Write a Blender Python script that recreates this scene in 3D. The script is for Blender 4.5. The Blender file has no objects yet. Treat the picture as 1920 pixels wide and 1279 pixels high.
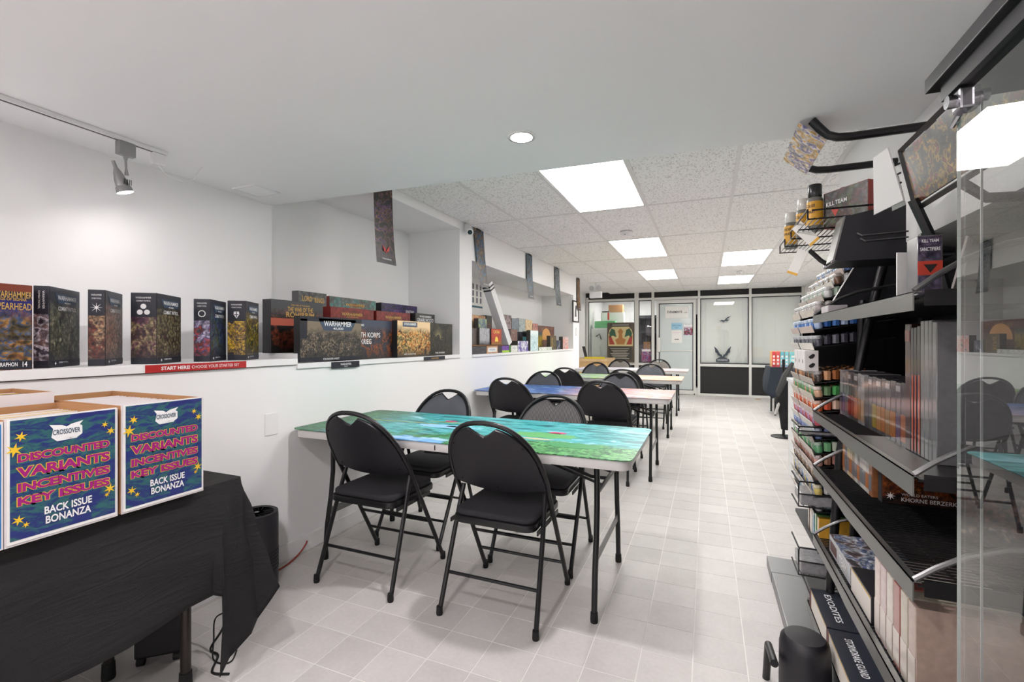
import bpy, bmesh, math, random
from mathutils import Vector, Matrix
random.seed(7)
sc = bpy.context.scene
COL = sc.collection
PI = math.pi
R = math.radians

# ------------------------------------------------------------------ camera, world, exposure
F_PX, HC, YAW = 872.0, 1.26, 22.713
cd = bpy.data.cameras.new('camera'); cam = bpy.data.objects.new('camera', cd); COL.objects.link(cam)
cd.sensor_width = 36.0; cd.lens = F_PX/1920*36.0; cd.clip_start = 0.02; cd.clip_end = 60
cam.location = (0, 0, HC); cam.rotation_euler = (R(90), 0, R(YAW))
sc.camera = cam
w = bpy.data.worlds.new('world'); sc.world = w; w.use_nodes = True
w.node_tree.nodes['Background'].inputs[0].default_value = (0.9, 0.95, 1.0, 1)
w.node_tree.nodes['Background'].inputs[1].default_value = 0.15
sc.view_settings.view_transform = 'Standard'; sc.view_settings.look = 'None'
sc.view_settings.exposure = 0.32; sc.view_settings.gamma = 1.0; sc.view_settings.use_curve_mapping = False
PANEL_E, SPOT_E, TRACK_E = 11.5, 73.0, 22.0    # strengths of the visible lamps and of the extra unseen ones

# ------------------------------------------------------------------ materials
MATS = {}
def S(c):   # sRGB 0-255 -> linear
    return tuple(((v/255)/12.92 if v/255 <= .04045 else ((v/255+.055)/1.055)**2.4) for v in c) + (1,)
def mat(name, rgb, rough=.6, metal=0., spec=.5, bump=0., bscale=80., coat=0., var=0., alpha=None):
    if name in MATS: return MATS[name]
    m = bpy.data.materials.new(name); m.use_nodes = True; nt = m.node_tree; b = nt.nodes['Principled BSDF']
    b.inputs['Base Color'].default_value = S(rgb); b.inputs['Roughness'].default_value = rough
    b.inputs['Metallic'].default_value = metal; b.inputs['Specular IOR Level'].default_value = spec
    b.inputs['Coat Weight'].default_value = coat; b.inputs['Coat Roughness'].default_value = .08
    tc = nt.nodes.new('ShaderNodeTexCoord')
    if bump or var:
        n = nt.nodes.new('ShaderNodeTexNoise'); n.inputs['Scale'].default_value = bscale; n.inputs['Detail'].default_value = 4
        nt.links.new(tc.outputs['Object'], n.inputs['Vector'])
    if bump:
        bp = nt.nodes.new('ShaderNodeBump'); bp.inputs['Strength'].default_value = bump; bp.inputs['Distance'].default_value = .003
        nt.links.new(n.outputs['Fac'], bp.inputs['Height']); nt.links.new(bp.outputs['Normal'], b.inputs['Normal'])
    if var:
        mx = nt.nodes.new('ShaderNodeMix'); mx.data_type = 'RGBA'
        c = S(rgb); mx.inputs['A'].default_value = tuple(min(1, x*(1+var)) for x in c[:3])+(1,)
        mx.inputs['B'].default_value = tuple(x*(1-var) for x in c[:3])+(1,)
        nt.links.new(n.outputs['Fac'], mx.inputs['Factor']); nt.links.new(mx.outputs['Result'], b.inputs['Base Color'])
    MATS[name] = m
    return m
def emit(name, rgb, strength):
    m = bpy.data.materials.new(name); m.use_nodes = True; nt = m.node_tree
    b = nt.nodes['Principled BSDF']; b.inputs['Base Color'].default_value = (.9, .9, .9, 1)
    b.inputs['Emission Color'].default_value = S(rgb); b.inputs['Emission Strength'].default_value = strength
    return m
def art(name, cols, scale=18., fine=90., fmix=.45, top=None, bottom=None, zr=(0, 1), rough=.35, seed=0., coat=.0, stretch=(1, 1, 1), warp=1.2, axis='Z'):
    """painted / printed picture: blotches of several colours with fine speckle, optional plain band at top / bottom (printed)"""
    if name in MATS: return MATS[name]
    m = bpy.data.materials.new(name); m.use_nodes = True; nt = m.node_tree; b = nt.nodes['Principled BSDF']; N = nt.nodes.new; L = nt.links.new
    b.inputs['Roughness'].default_value = rough; b.inputs['Coat Weight'].default_value = coat; b.inputs['Coat Roughness'].default_value = .1
    tc = N('ShaderNodeTexCoord'); mp = N('ShaderNodeMapping'); mp.inputs['Location'].default_value = (seed*3.1, seed*1.7, seed*2.3); mp.inputs['Scale'].default_value = stretch
    L(tc.outputs['Object'], mp.inputs['Vector'])
    n1 = N('ShaderNodeTexNoise'); n1.inputs['Scale'].default_value = scale; n1.inputs['Detail'].default_value = 3; n1.inputs['Distortion'].default_value = warp
    n2 = N('ShaderNodeTexNoise'); n2.inputs['Scale'].default_value = fine; n2.inputs['Detail'].default_value = 3; n2.inputs['Distortion'].default_value = .6
    L(mp.outputs[0], n1.inputs['Vector']); L(mp.outputs[0], n2.inputs['Vector'])
    rp = N('ShaderNodeValToRGB'); el = rp.color_ramp.elements
    k = len(cols); lo, hi = .34, .66
    el[0].position = lo; el[0].color = S(cols[0]); el[1].position = hi; el[1].color = S(cols[-1])
    for i in range(1, k-1):
        e = el.new(lo+(hi-lo)*i/(k-1)); e.color = S(cols[i])
    ofs = N('ShaderNodeMath'); ofs.operation = 'MULTIPLY_ADD'; L(n2.outputs['Fac'], ofs.inputs[0]); ofs.inputs[1].default_value = .35; 
    sb = N('ShaderNodeMath'); sb.operation = 'SUBTRACT'; L(n1.outputs['Fac'], sb.inputs[0]); sb.inputs[1].default_value = .175; L(sb.outputs[0], ofs.inputs[2])
    L(ofs.outputs[0], rp.inputs['Fac'])
    vo = N('ShaderNodeTexVoronoi'); vo.inputs['Scale'].default_value = fine*.9; L(mp.outputs[0], vo.inputs['Vector'])
    lum = N('ShaderNodeMapRange'); L(vo.outputs['Distance'], lum.inputs[0]); lum.inputs[1].default_value = .1; lum.inputs[2].default_value = .75; lum.inputs[3].default_value = 1+fmix*.9; lum.inputs[4].default_value = 1-fmix*1.25
    ml = N('ShaderNodeMix'); ml.data_type = 'RGBA'; ml.blend_type = 'MULTIPLY'; ml.inputs['Factor'].default_value = 1; ml.clamp_result = True
    L(rp.outputs['Color'], ml.inputs['A']); L(lum.outputs[0], ml.inputs['B']); out = ml.outputs['Result']
    if top or bottom:
        sp = N('ShaderNodeSeparateXYZ'); L(tc.outputs['Object'], sp.inputs[0]); z = sp.outputs[axis]
        nz = N('ShaderNodeMath'); nz.operation = 'MULTIPLY_ADD'; L(n1.outputs['Fac'], nz.inputs[0]); nz.inputs[1].default_value = .25*(zr[1]-zr[0]); L(z, nz.inputs[2])
        for colr, a, c2 in ((top, .80, 1.0), (bottom, .42, .12)):
            if not colr: continue
            mr = N('ShaderNodeMapRange'); L(nz.outputs[0], mr.inputs[0])
            mr.inputs[1].default_value = zr[0]+(zr[1]-zr[0])*a; mr.inputs[2].default_value = zr[0]+(zr[1]-zr[0])*c2
            mx = N('ShaderNodeMix'); mx.data_type = 'RGBA'; L(mr.outputs[0], mx.inputs['Factor']); L(out, mx.inputs['A']); mx.inputs['B'].default_value = S(colr); out = mx.outputs['Result']
    L(out, b.inputs['Base Color']); MATS[name] = m
    return m

M_WALL = mat('wall_paint', (243, 243, 243), .75, bump=.05, bscale=220)
M_CEIL = mat('ceiling_paint', (246, 246, 247), .8, bump=.05, bscale=150)
M_WHITE = mat('white_trim', (238, 238, 238), .5)
M_BLACK = mat('black_metal', (22, 22, 24), .38)
M_BLACKP = mat('black_plastic', (29, 28, 34), .45, bump=.08, bscale=400)
M_RUBBER = mat('black_rubber', (14, 14, 14), .7)
M_FAB = mat('charcoal_fabric', (47, 47, 52), .9, bump=.6, bscale=700, var=.35)
M_FAB2 = mat('grey_fabric', (86, 88, 95), .9, bump=.6, bscale=700, var=.3)
M_FAB3 = mat('taupe_fabric', (112, 107, 102), .9, bump=.6, bscale=700, var=.3)
M_CLOTH = mat('black_cloth', (18, 18, 20), .78, bump=.25, bscale=300)
_nt = M_CLOTH.node_tree; _w = _nt.nodes.new('ShaderNodeTexNoise'); _w.inputs['Scale'].default_value = 7; _w.inputs['Detail'].default_value = 4; _w.inputs['Distortion'].default_value = 1.5
_mp = _nt.nodes.new('ShaderNodeMapping'); _mp.inputs['Rotation'].default_value = (R(28), 0, 0); _mp.inputs['Scale'].default_value = (1, .7, 4.5); _tc2 = _nt.nodes.new('ShaderNodeTexCoord'); _nt.links.new(_tc2.outputs['Object'], _mp.inputs[0]); _nt.links.new(_mp.outputs[0], _w.inputs['Vector'])
_b2 = _nt.nodes.new('ShaderNodeBump'); _b2.inputs['Strength'].default_value = .45; _b2.inputs['Distance'].default_value = .012; _nt.links.new(_w.outputs['Fac'], _b2.inputs['Height']); _pb = [n for n in _nt.nodes if n.type == 'BUMP' and n != _b2][0]; _nt.links.new(_b2.outputs['Normal'], _pb.inputs['Normal'])
M_CHROME = mat('chrome', (190, 190, 195), .15, 1.0)
M_STEEL = mat('grey_steel', (120, 120, 120), .35, .9)
M_ALU = mat('white_aluminium', (222, 222, 218), .4)
M_CARD = mat('brown_cardboard', (176, 130, 88), .8)
M_PAPER = mat('white_paper', (236, 235, 232), .7)
M_TXTW = mat('white_ink', (235, 235, 235), .6)
M_TXTG = mat('gold_ink', (205, 165, 85), .5)
M_TXTK = mat('black_ink', (20, 20, 22), .6)
def glass(name, tint=(1, 1, 1)):
    # thin sheet glass: Fresnel reflection of both faces over clear transmission
    m = bpy.data.materials.new(name); m.use_nodes = True; nt = m.node_tree; N = nt.nodes.new; L = nt.links.new
    nt.nodes.remove(nt.nodes['Principled BSDF']); out = nt.nodes['Material Output']
    fr = N('ShaderNodeFresnel'); fr.inputs['IOR'].default_value = 1.5; ge = N('ShaderNodeNewGeometry')
    inv = N('ShaderNodeMath'); inv.operation = 'SUBTRACT'; inv.inputs[0].default_value = 1; L(ge.outputs['Backfacing'], inv.inputs[1])
    d = N('ShaderNodeMath'); d.operation = 'ADD'; d.inputs[1].default_value = 1; L(fr.outputs[0], d.inputs[0])
    q = N('ShaderNodeMath'); q.operation = 'DIVIDE'; L(fr.outputs[0], q.inputs[0]); L(d.outputs[0], q.inputs[1])
    t2 = N('ShaderNodeMath'); t2.operation = 'MULTIPLY'; t2.inputs[1].default_value = 2; L(q.outputs[0], t2.inputs[0])
    fc = N('ShaderNodeMath'); fc.operation = 'MULTIPLY'; L(t2.outputs[0], fc.inputs[0]); L(inv.outputs[0], fc.inputs[1])
    tr = N('ShaderNodeBsdfTransparent'); tr.inputs[0].default_value = (*tint, 1); gl = N('ShaderNodeBsdfGlossy'); gl.inputs['Roughness'].default_value = .0; gl.inputs[0].default_value = (1, 1, 1, 1)
    mx = N('ShaderNodeMixShader'); L(fc.outputs[0], mx.inputs[0]); L(tr.outputs[0], mx.inputs[1]); L(gl.outputs[0], mx.inputs[2]); L(mx.outputs[0], out.inputs['Surface'])
    return m
M_GLASS = glass('clear_glass', (.985, .99, .985))

# ------------------------------------------------------------------ mesh helpers
class MB:
    def __init__(s): s.v = []; s.f = []
    def add(s, vs, fs):
        o = len(s.v); s.v += [tuple(p) for p in vs]; s.f += [tuple(i+o for i in q) for q in fs]; return s
    def box(s, x0, x1, y0, y1, z0, z1, mx=None):
        vs = [Vector((x, y, z)) for z in (z0, z1) for y in (y0, y1) for x in (x0, x1)]
        if mx is not None: vs = [mx @ p for p in vs]
        return s.add(vs, [(0, 2, 3, 1), (4, 5, 7, 6), (0, 1, 5, 4), (2, 6, 7, 3), (0, 4, 6, 2), (1, 3, 7, 5)])
    def tube(s, pts, r, n=8, caps=True, rs=None):
        pts = [Vector(p) for p in pts]; k = len(pts); rings = []
        up = None
        for i, p in enumerate(pts):
            t = (pts[min(i+1, k-1)]-pts[max(i-1, 0)]).normalized()
            if up is None:
                up = Vector((0, 0, 1)) if abs(t.z) < .9 else Vector((1, 0, 0))
            a = t.cross(up).normalized(); up = a.cross(t).normalized()
            rr = rs[i] if rs else r
            rings.append([p+(a*math.cos(2*PI*j/n)+up*math.sin(2*PI*j/n))*rr for j in range(n)])
        vs = [q for rg in rings for q in rg]
        fs = [(i*n+j, i*n+(j+1) % n, (i+1)*n+(j+1) % n, (i+1)*n+j) for i in range(k-1) for j in range(n)]
        if caps: fs += [tuple(range(n))[::-1], tuple((k-1)*n+j for j in range(n))]
        return s.add(vs, fs)
    def lathe(s, prof, c=(0, 0, 0), n=20, caps=True):
        vs = [(c[0]+r*math.cos(2*PI*j/n), c[1]+r*math.sin(2*PI*j/n), c[2]+z) for r, z in prof for j in range(n)]
        k = len(prof)
        fs = [(i*n+j, i*n+(j+1) % n, (i+1)*n+(j+1) % n, (i+1)*n+j) for i in range(k-1) for j in range(n)]
        if caps: fs += [tuple(range(n))[::-1], tuple((k-1)*n+j for j in range(n))]
        return s.add(vs, fs)
    def prism(s, poly, z0, z1, mx=None):
        n = len(poly); vs = [Vector((x, y, z0)) for x, y in poly]+[Vector((x, y, z1)) for x, y in poly]
        if mx is not None: vs = [mx @ p for p in vs]
        return s.add(vs, [tuple(range(n))[::-1], tuple(range(n, 2*n))]+[(i, (i+1) % n, n+(i+1) % n, n+i) for i in range(n)])
    def mesh(s, name, m=None, smooth=False, bevel=0., seg=2):
        me = bpy.data.meshes.new(name); me.from_pydata(s.v, [], s.f); me.update()
        bm = bmesh.new(); bm.from_mesh(me); bmesh.ops.recalc_face_normals(bm, faces=bm.faces)
        if bevel:
            es = [e for e in bm.edges if len(e.link_faces) == 2 and e.calc_face_angle(0) > .6]
            bmesh.ops.bevel(bm, geom=es, offset=bevel, segments=seg, affect='EDGES', profile=.6, clamp_overlap=True)
        bm.to_mesh(me); bm.free()
        if smooth:
            me.polygons.foreach_set('use_smooth', [True]*len(me.polygons)); me.set_sharp_from_angle(angle=R(40))
        if m: me.materials.append(m)
        return me
    def build(s, name, m=None, parent=None, **k): return obj(name, s.mesh(name, m, **k), parent)
def obj(name, me, parent=None, loc=None, rz=0):
    o = bpy.data.objects.new(name, me); COL.objects.link(o)
    if parent is not None: o.parent = parent
    if loc is not None: o.location = loc
    if rz: o.rotation_euler[2] = rz
    return o
def tag(o, label, cat, group=None):
    o['label'] = label; o['category'] = cat
    if group: o['group'] = group
    return o
def thing(name, label, cat, loc=(0, 0, 0), rz=0., group=None):
    o = bpy.data.objects.new(name, None); COL.objects.link(o); o.location = loc; o.rotation_euler = (0, 0, rz); o.empty_display_size = .1
    return tag(o, label, cat, group)
def struct(o): o['kind'] = 'structure'; return o
def dup(root, loc, rz, label, group=None):
    r = root.copy(); COL.objects.link(r); r.location = loc; r.rotation_euler = (0, 0, rz); r['label'] = label
    if group: r['group'] = group
    for ch in list(root.children):
        c_ = ch.copy(); COL.objects.link(c_); c_.parent = r
        for g in list(ch.children):
            d = g.copy(); COL.objects.link(d); d.parent = c_
    return r
def rrect(x0, x1, y0, y1, r, n=5):
    P = []
    for cx, cy, a0 in ((x1-r, y1-r, 0), (x0+r, y1-r, 90), (x0+r, y0+r, 180), (x1-r, y0+r, 270)):
        for i in range(n+1):
            a = R(a0+90*i/n); P.append((cx+r*math.cos(a), cy+r*math.sin(a)))
    return P
_tc = {}
def text_shape(s, offset=0., space=1., bolder=0.):
    key = (s, offset, space)
    if key in _tc: return _tc[key]
    cu = bpy.data.curves.new('t', 'FONT'); cu.body = s; cu.offset = offset; cu.space_character = space; cu.align_x = 'LEFT'; cu.resolution_u = 3
    o = bpy.data.objects.new('t', cu); COL.objects.link(o)
    dg = bpy.context.evaluated_depsgraph_get(); me = bpy.data.meshes.new_from_object(o.evaluated_get(dg))
    vs = [v.co.copy() for v in me.vertices]; fs = [tuple(p.vertices) for p in me.polygons]
    bpy.data.objects.remove(o); bpy.data.curves.remove(cu); bpy.data.meshes.remove(me)
    _tc[key] = (vs, fs); return vs, fs
def text(parent, s, o, xd, ud, wd, ht, m, name='lettering', offset=0., ref=0., eps=.0, shear=0.):
    """flat lettering fitted into wd x ht, centred at o, lying in the plane xd, ud (parent's frame)"""
    vs, fs = text_shape(s, offset); rv, _ = text_shape(s, ref)
    x0 = min(v.x for v in rv); x1 = max(v.x for v in rv); y0 = min(v.y for v in rv); y1 = max(v.y for v in rv)
    xd = Vector(xd).normalized(); ud = Vector(ud).normalized(); nn = xd.cross(ud); o = Vector(o)+nn*eps
    P = []
    for v in vs:
        a = ((v.x-x0)/(x1-x0)-.5)*wd; b = ((v.y-y0)/(y1-y0)-.5)*ht
        P.append(o+xd*(a+shear*b)+ud*b)
    me = bpy.data.meshes.new(name); me.from_pydata([tuple(p) for p in P], [], fs); me.update(); me.materials.append(m)
    return obj(name, me, parent)
def flat(parent, pts2, o, xd, ud, m, name, eps=.0, th=.0006):
    """thin printed shape (polygon in the plane xd, ud about o)"""
    xd = Vector(xd).normalized(); ud = Vector(ud).normalized(); nn = xd.cross(ud); o = Vector(o)+nn*eps
    a = [o+xd*x+ud*y for x, y in pts2]; b = [p+nn*th for p in a]; n = len(a)
    mb = MB(); mb.add(a+b, [tuple(range(n))[::-1], tuple(range(n, 2*n))]+[(i, (i+1) % n, n+(i+1) % n, n+i) for i in range(n)])
    return mb.build(name, m, parent)
def rect(w_, h_): return [(-w_/2, -h_/2), (w_/2, -h_/2), (w_/2, h_/2), (-w_/2, h_/2)]
def star(r, k=6, inner=.38, rot=0.): return [((r if i % 2 == 0 else r*inner)*math.sin(rot+PI*i/k), (r if i % 2 == 0 else r*inner)*math.cos(rot+PI*i/k)) for i in range(2*k)]
X, Yv, Zv = (1, 0, 0), (0, 1, 0), (0, 0, 1)

# ------------------------------------------------------------------ the room
XW, XR, YB, ZC, ZL = -2.23, 1.95, 11.7, 2.435, 2.2      # left wall face, right wall, back partition, tile ceiling, low ceiling
XN1, XN2 = -2.78, -2.83                                  # backs of the wall niches
YF = -2.6
# floor: grout bed, tiles near the camera one by one, the rest joined
def tile_mat():
    m = bpy.data.materials.new('vinyl_tile'); m.use_nodes = True; nt = m.node_tree; b = nt.nodes['Principled BSDF']; N = nt.nodes.new; L = nt.links.new
    oi = N('ShaderNodeObjectInfo'); tc = N('ShaderNodeTexCoord'); ge = N('ShaderNodeNewGeometry')
    wn = N('ShaderNodeTexWhiteNoise'); wn.noise_dimensions = '3D'
    sn = N('ShaderNodeVectorMath'); sn.operation = 'SNAP'; sn.inputs[1].default_value = (TW, TD, 10); 
    of = N('ShaderNodeVectorMath'); of.operation = 'SUBTRACT'; of.inputs[1].default_value = (TX0, TY0, -5)
    L(ge.outputs['Position'], of.inputs[0]); L(of.outputs[0], sn.inputs[0]); L(sn.outputs[0], wn.inputs['Vector'])
    rp = N('ShaderNodeValToRGB'); e = rp.color_ramp.elements; e[0].color = S((202, 198, 195)); e[1].color = S((214, 210, 207)); L(wn.outputs['Value'], rp.inputs['Fac'])
    n = N('ShaderNodeTexNoise'); n.inputs['Scale'].default_value = 60; n.inputs['Detail'].default_value = 8; L(ge.outputs['Position'], n.inputs['Vector'])
    n2 = N('ShaderNodeTexNoise'); n2.inputs['Scale'].default_value = 9; n2.inputs['Detail'].default_value = 3; L(ge.outputs['Position'], n2.inputs['Vector'])
    ad = N('ShaderNodeMath'); ad.operation = 'ADD'; L(n.outputs['Fac'], ad.inputs[0]); L(n2.outputs['Fac'], ad.inputs[1])
    mr = N('ShaderNodeMapRange'); L(ad.outputs[0], mr.inputs[0]); mr.inputs[1].default_value = .6; mr.inputs[2].default_value = 1.4; mr.inputs[3].default_value = .92; mr.inputs[4].default_value = 1.06
    mx = N('ShaderNodeMix'); mx.data_type = 'RGBA'; mx.blend_type = 'MULTIPLY'; mx.inputs['Factor'].default_value = 1; L(rp.outputs['Color'], mx.inputs['A']); L(mr.outputs[0], mx.inputs['B'])
    L(mx.outputs['Result'], b.inputs['Base Color']); b.inputs['Roughness'].default_value = .42; b.inputs['Specular IOR Level'].default_value = .4
    bp = N('ShaderNodeBump'); bp.inputs['Strength'].default_value = .12; bp.inputs['Distance'].default_value = .002; L(n.outputs['Fac'], bp.inputs['Height']); L(bp.outputs['Normal'], b.inputs['Normal'])
    return m
TW, TD, TX0, TY0 = .1945, .194, -2.19, .018
M_TILE = tile_mat(); M_GROUT = mat('pale_grout', (236, 233, 229), .7)
fl = MB(); fl.box(-2.9, XR+.1, YF, YB+2.4, -.06, -.0012); FLOOR = struct(fl.build('floor', M_GROUT))
g = .0022
tm = MB().box(g, TW-g, g, TD-g, -.004, 0).mesh('floor_tile', M_TILE)
rest = MB(); cand = []
for i in range(-4, 24):
    for j in range(-14, 62):
        x = TX0+i*TW; y = TY0+j*TD
        if x > XR or y > YB-.02: continue
        xc, yc = x+TW/2, y+TD/2
        zc = -.3861*xc+.9225*yc
        vis = zc > 1.4 and abs((.9225*xc+.3861*yc)/zc) < 1.2 and xc < .85 and xc > -2.2
        cand.append((zc if vis else 99+zc, x, y))
cand.sort()
for k, (_, x, y) in enumerate(cand):
    if k < 300: obj('floor_tile', tm, FLOOR, (x, y, 0))
    else: rest.add([(x+g, y+g, 0), (x+TW-g, y+g, 0), (x+TW-g, y+TD-g, 0), (x+g, y+TD-g, 0)], [(0, 1, 2, 3)])
ro = rest.build('floor_tile_field', M_TILE, FLOOR); ro['kind'] = 'stuff'

# left wall: lower half wall + niches (backs, ends, soffits)
lw = MB()
lw.box(-2.95, XW, YF, 2.33, 0, 1.118); lw.box(-2.95, XW, 2.33, 8.62, 0, 1.095)
lw.box(-2.95, XN1, YF, 2.33, 1.118, ZL)                       # niche 1 back
lw.box(-2.95, XN2, 2.33, 4.0, 1.095, 2.5)                     # niche 2 back
lw.box(XN2-.01, XW, 2.33, 4.0, 2.36, 2.5)
lw.box(-2.95, XW, 4.0, 4.26, 1.095, 2.5)                      # pier
lw.box(-2.95, XN2, 4.26, 8.2, 1.095, 2.5); lw.box(XN2-.01, XW, 4.26, 8.2, 2.09, 2.5)
lw.box(-2.95, XW, 8.2, 8.62, 1.095, 2.5)                          # end pier
struct(lw.build('wall_left', M_WALL))
MB().box(-2.95, -2.85, 8.6, YB, 0, 2.5).build('wall_left_rear', M_WALL)['kind'] = 'structure'
bb = MB(); bb.box(XW, XW+.012, YF, 8.62, 0, .095); struct(bb.build('baseboard_left', M_WHITE, bevel=.003))
# ledge boards
t1 = MB(); t1.box(-2.79, XW+.014, YF, 2.035, 1.122, 1.157); struct(t1.build('trim_1', M_WHITE, bevel=.002))
t2 = MB(); t2.box(-2.82, XW+.012, 2.036, 4.0, 1.096, 1.128); struct(t2.build('trim_2', M_WHITE, bevel=.002))
t3 = MB(); t3.box(-2.82, XW+.012, 4.26, 8.2, 1.093, 1.119); struct(t3.build('trim_3', M_WHITE, bevel=.002))
pl = MB(); pl.box(-2.78, XW-.01, 2.04, 2.18, 1.129, 1.186)
tag(pl.build('shelf_board', M_WHITE, bevel=.002), 'short white board lying on the ledge beside the tall dark boxed games', 'board')
# walls behind and to the right, out of view or behind the shelving
MB().box(-2.95, 1.0, YF-.1, YF, 0, 2.5).build('wall_front', M_WALL)['kind'] = 'structure'
MB().box(.82, .95, YF, 3.71, 0, 2.5).build('wall_right', M_WALL)['kind'] = 'structure'
MB().box(XR, XR+.1, 3.6, YB+.1, 0, 2.5).build('wall_right_rear', M_WALL)['kind'] = 'structure'
MB().box(.95, XR, 3.61, 3.71, 0, 2.5).build('wall_right_return', M_WALL)['kind'] = 'structure'
# low ceiling: its far edge is a little out of square
lc = MB(); lc.prism([(-2.95, YF), (1.0, YF), (1.0, 2.52), (-2.95, 2.325)], ZL, ZL+.5); struct(lc.build('ceiling_low', M_CEIL))
# tile ceiling
def acoustic():
    m = bpy.data.materials.new('acoustic_tile'); m.use_nodes = True; nt = m.node_tree; b = nt.nodes['Principled BSDF']; N = nt.nodes.new; L = nt.links.new
    tc = N('ShaderNodeNewGeometry'); n = N('ShaderNodeTexNoise'); n.inputs['Scale'].default_value = 95; n.inputs['Detail'].default_value = 3
    mp = N('ShaderNodeMapping'); mp.inputs['Scale'].default_value = (1, .55, 1); L(tc.outputs['Position'], mp.inputs[0]); L(mp.outputs[0], n.inputs['Vector'])
    rp = N('ShaderNodeValToRGB'); e = rp.color_ramp.elements; e[0].position = .36; e[0].color = S((208, 208, 206)); e[1].position = .46; e[1].color = S((248, 248, 246))
    L(n.outputs['Fac'], rp.inputs['Fac']); L(rp.outputs['Color'], b.inputs['Base Color']); b.inputs['Roughness'].default_value = .9
    bp = N('ShaderNodeBump'); bp.inputs['Strength'].default_value = .25; bp.inputs['Distance'].default_value = .003; L(rp.outputs['Color'], bp.inputs['Height']); L(bp.outputs['Normal'], b.inputs['Normal'])
    return m
M_ACO = acoustic(); M_TBAR = mat('white_tbar', (228, 228, 226), .5)
CE = struct(MB().box(-2.95, XR+.1, 2.3, YB+.1, ZC+.04, ZC+.1).build('ceiling', M_CEIL))
gx = [XW, -1.70, -1.09, -.48, .19, .80, 1.41, XR]; gy = [2.3, 2.98, 4.18, 5.485, 6.76, 8.04, 9.27, 10.515, YB]
LIGHTS = {(2, 1), (2, 3), (2, 5), (4, 4), (4, 6)}
tiles = {}
for i in range(len(gx)-1):
    for j in range(len(gy)-1):
        if (i, j) in LIGHTS: continue
        wx, wy = gx[i+1]-gx[i]-.016, gy[j+1]-gy[j]-.016; key = (round(wx, 3), round(wy, 3))
        if key not in tiles: tiles[key] = MB().box(0, wx, 0, wy, 0, .012).mesh('ceiling_tile', M_ACO)
        obj('ceiling_tile', tiles[key], CE, (gx[i]+.008, gy[j]+.008, ZC+.003))
for x in gx[1:-1]: MB().box(x-.012, x+.012, 2.3, YB, ZC-.002, ZC+.03).build('grid_bar', M_TBAR, CE)
for y in gy[1:-1]: MB().box(XW, XR, y-.011, y+.011, ZC-.001, ZC+.03).build('grid_bar', M_TBAR, CE)
M_PANEL = emit('panel_diffuser', (255, 254, 250), PANEL_E)
nm = {(2, 1): 'nearest bright square ceiling panel light, above the aisle edge of the first table', (2, 3): 'second bright ceiling panel light from the camera, past the smoke detector', (2, 5): 'farthest bright ceiling panel light on the left, toward the glazed door',
      (4, 4): 'right-hand bright ceiling panel light nearest the paint shelving', (4, 6): 'farthest right-hand bright ceiling panel light, by the black header'}
for (i, j) in sorted(LIGHTS):
    x0, x1, y0, y1 = gx[i]+.012, gx[i+1]-.012, gy[j]+.011, gy[j+1]-.011
    t = thing('ceiling_panel_light', nm[(i, j)], 'ceiling light', ((x0+x1)/2, (y0+y1)/2, ZC), group='ceiling panel lights')
    a, b_ = (x1-x0)/2, (y1-y0)/2
    fr = MB()
    for q in ((-a, a, -b_, -b_+.012), (-a, a, b_-.012, b_), (-a, -a+.012, -b_, b_), (a-.012, a, -b_, b_)): fr.box(*q, .0, .03)
    fr.build('frame', M_TBAR, t)
    MB().box(-a+.012, a-.012, -b_+.012, b_-.012, .004, .012).build('diffuser', M_PANEL, t)

# ------------------------------------------------------------------ glazed partition at the back
BP = 0.0
PART = struct(MB().box(-2.85, XR, YB-.01, YB+.05, 2.305, 2.5).build('wall_back', mat('black_header', (30, 30, 31), .7)))
mull = [(-2.84, -2.78), (-1.63, -1.53), (-1.228, -1.166), (-.19, -.138), (.874, .927), (1.89, 1.95)]
for k, (a, b_) in enumerate(mull):
    MB().box(a, b_, YB-.05, YB+.06, 0, 2.44 if k else 2.36).build('mullion', M_ALU, PART, bevel=.004)
for a, b_ in zip(mull[:-1], mull[1:]):
    x0, x1 = a[1], b_[0]; door = abs(x0+1.166) < .01
    MB().box(x0, x1, YB-.045, YB+.055, 2.25, 2.305).build('rail', M_ALU, PART)
    if not door:
        MB().box(x0, x1, YB-.045, YB+.055, .672, .732).build('rail', M_ALU, PART)
        MB().box(x0, x1, YB-.045, YB+.055, 0, .045).build('rail', M_ALU, PART)
        MB().box(x0, x1, YB-.01, YB+.01, .045, .672).build('lower_panel', mat('black_panel', (38, 38, 38), .75, bump=.3, bscale=150), PART)
M_GASK = mat('dark_gasket', (35, 35, 36), .7)
M_FROST = mat('frosted_film', (205, 214, 214), .25, coat=.6)
M_BLIND = mat('pale_blind', (240, 242, 239), .6)
panes = [(-2.78, -1.63), (-1.53, -1.228), (-.138, .874), (.927, 1.89)]
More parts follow.
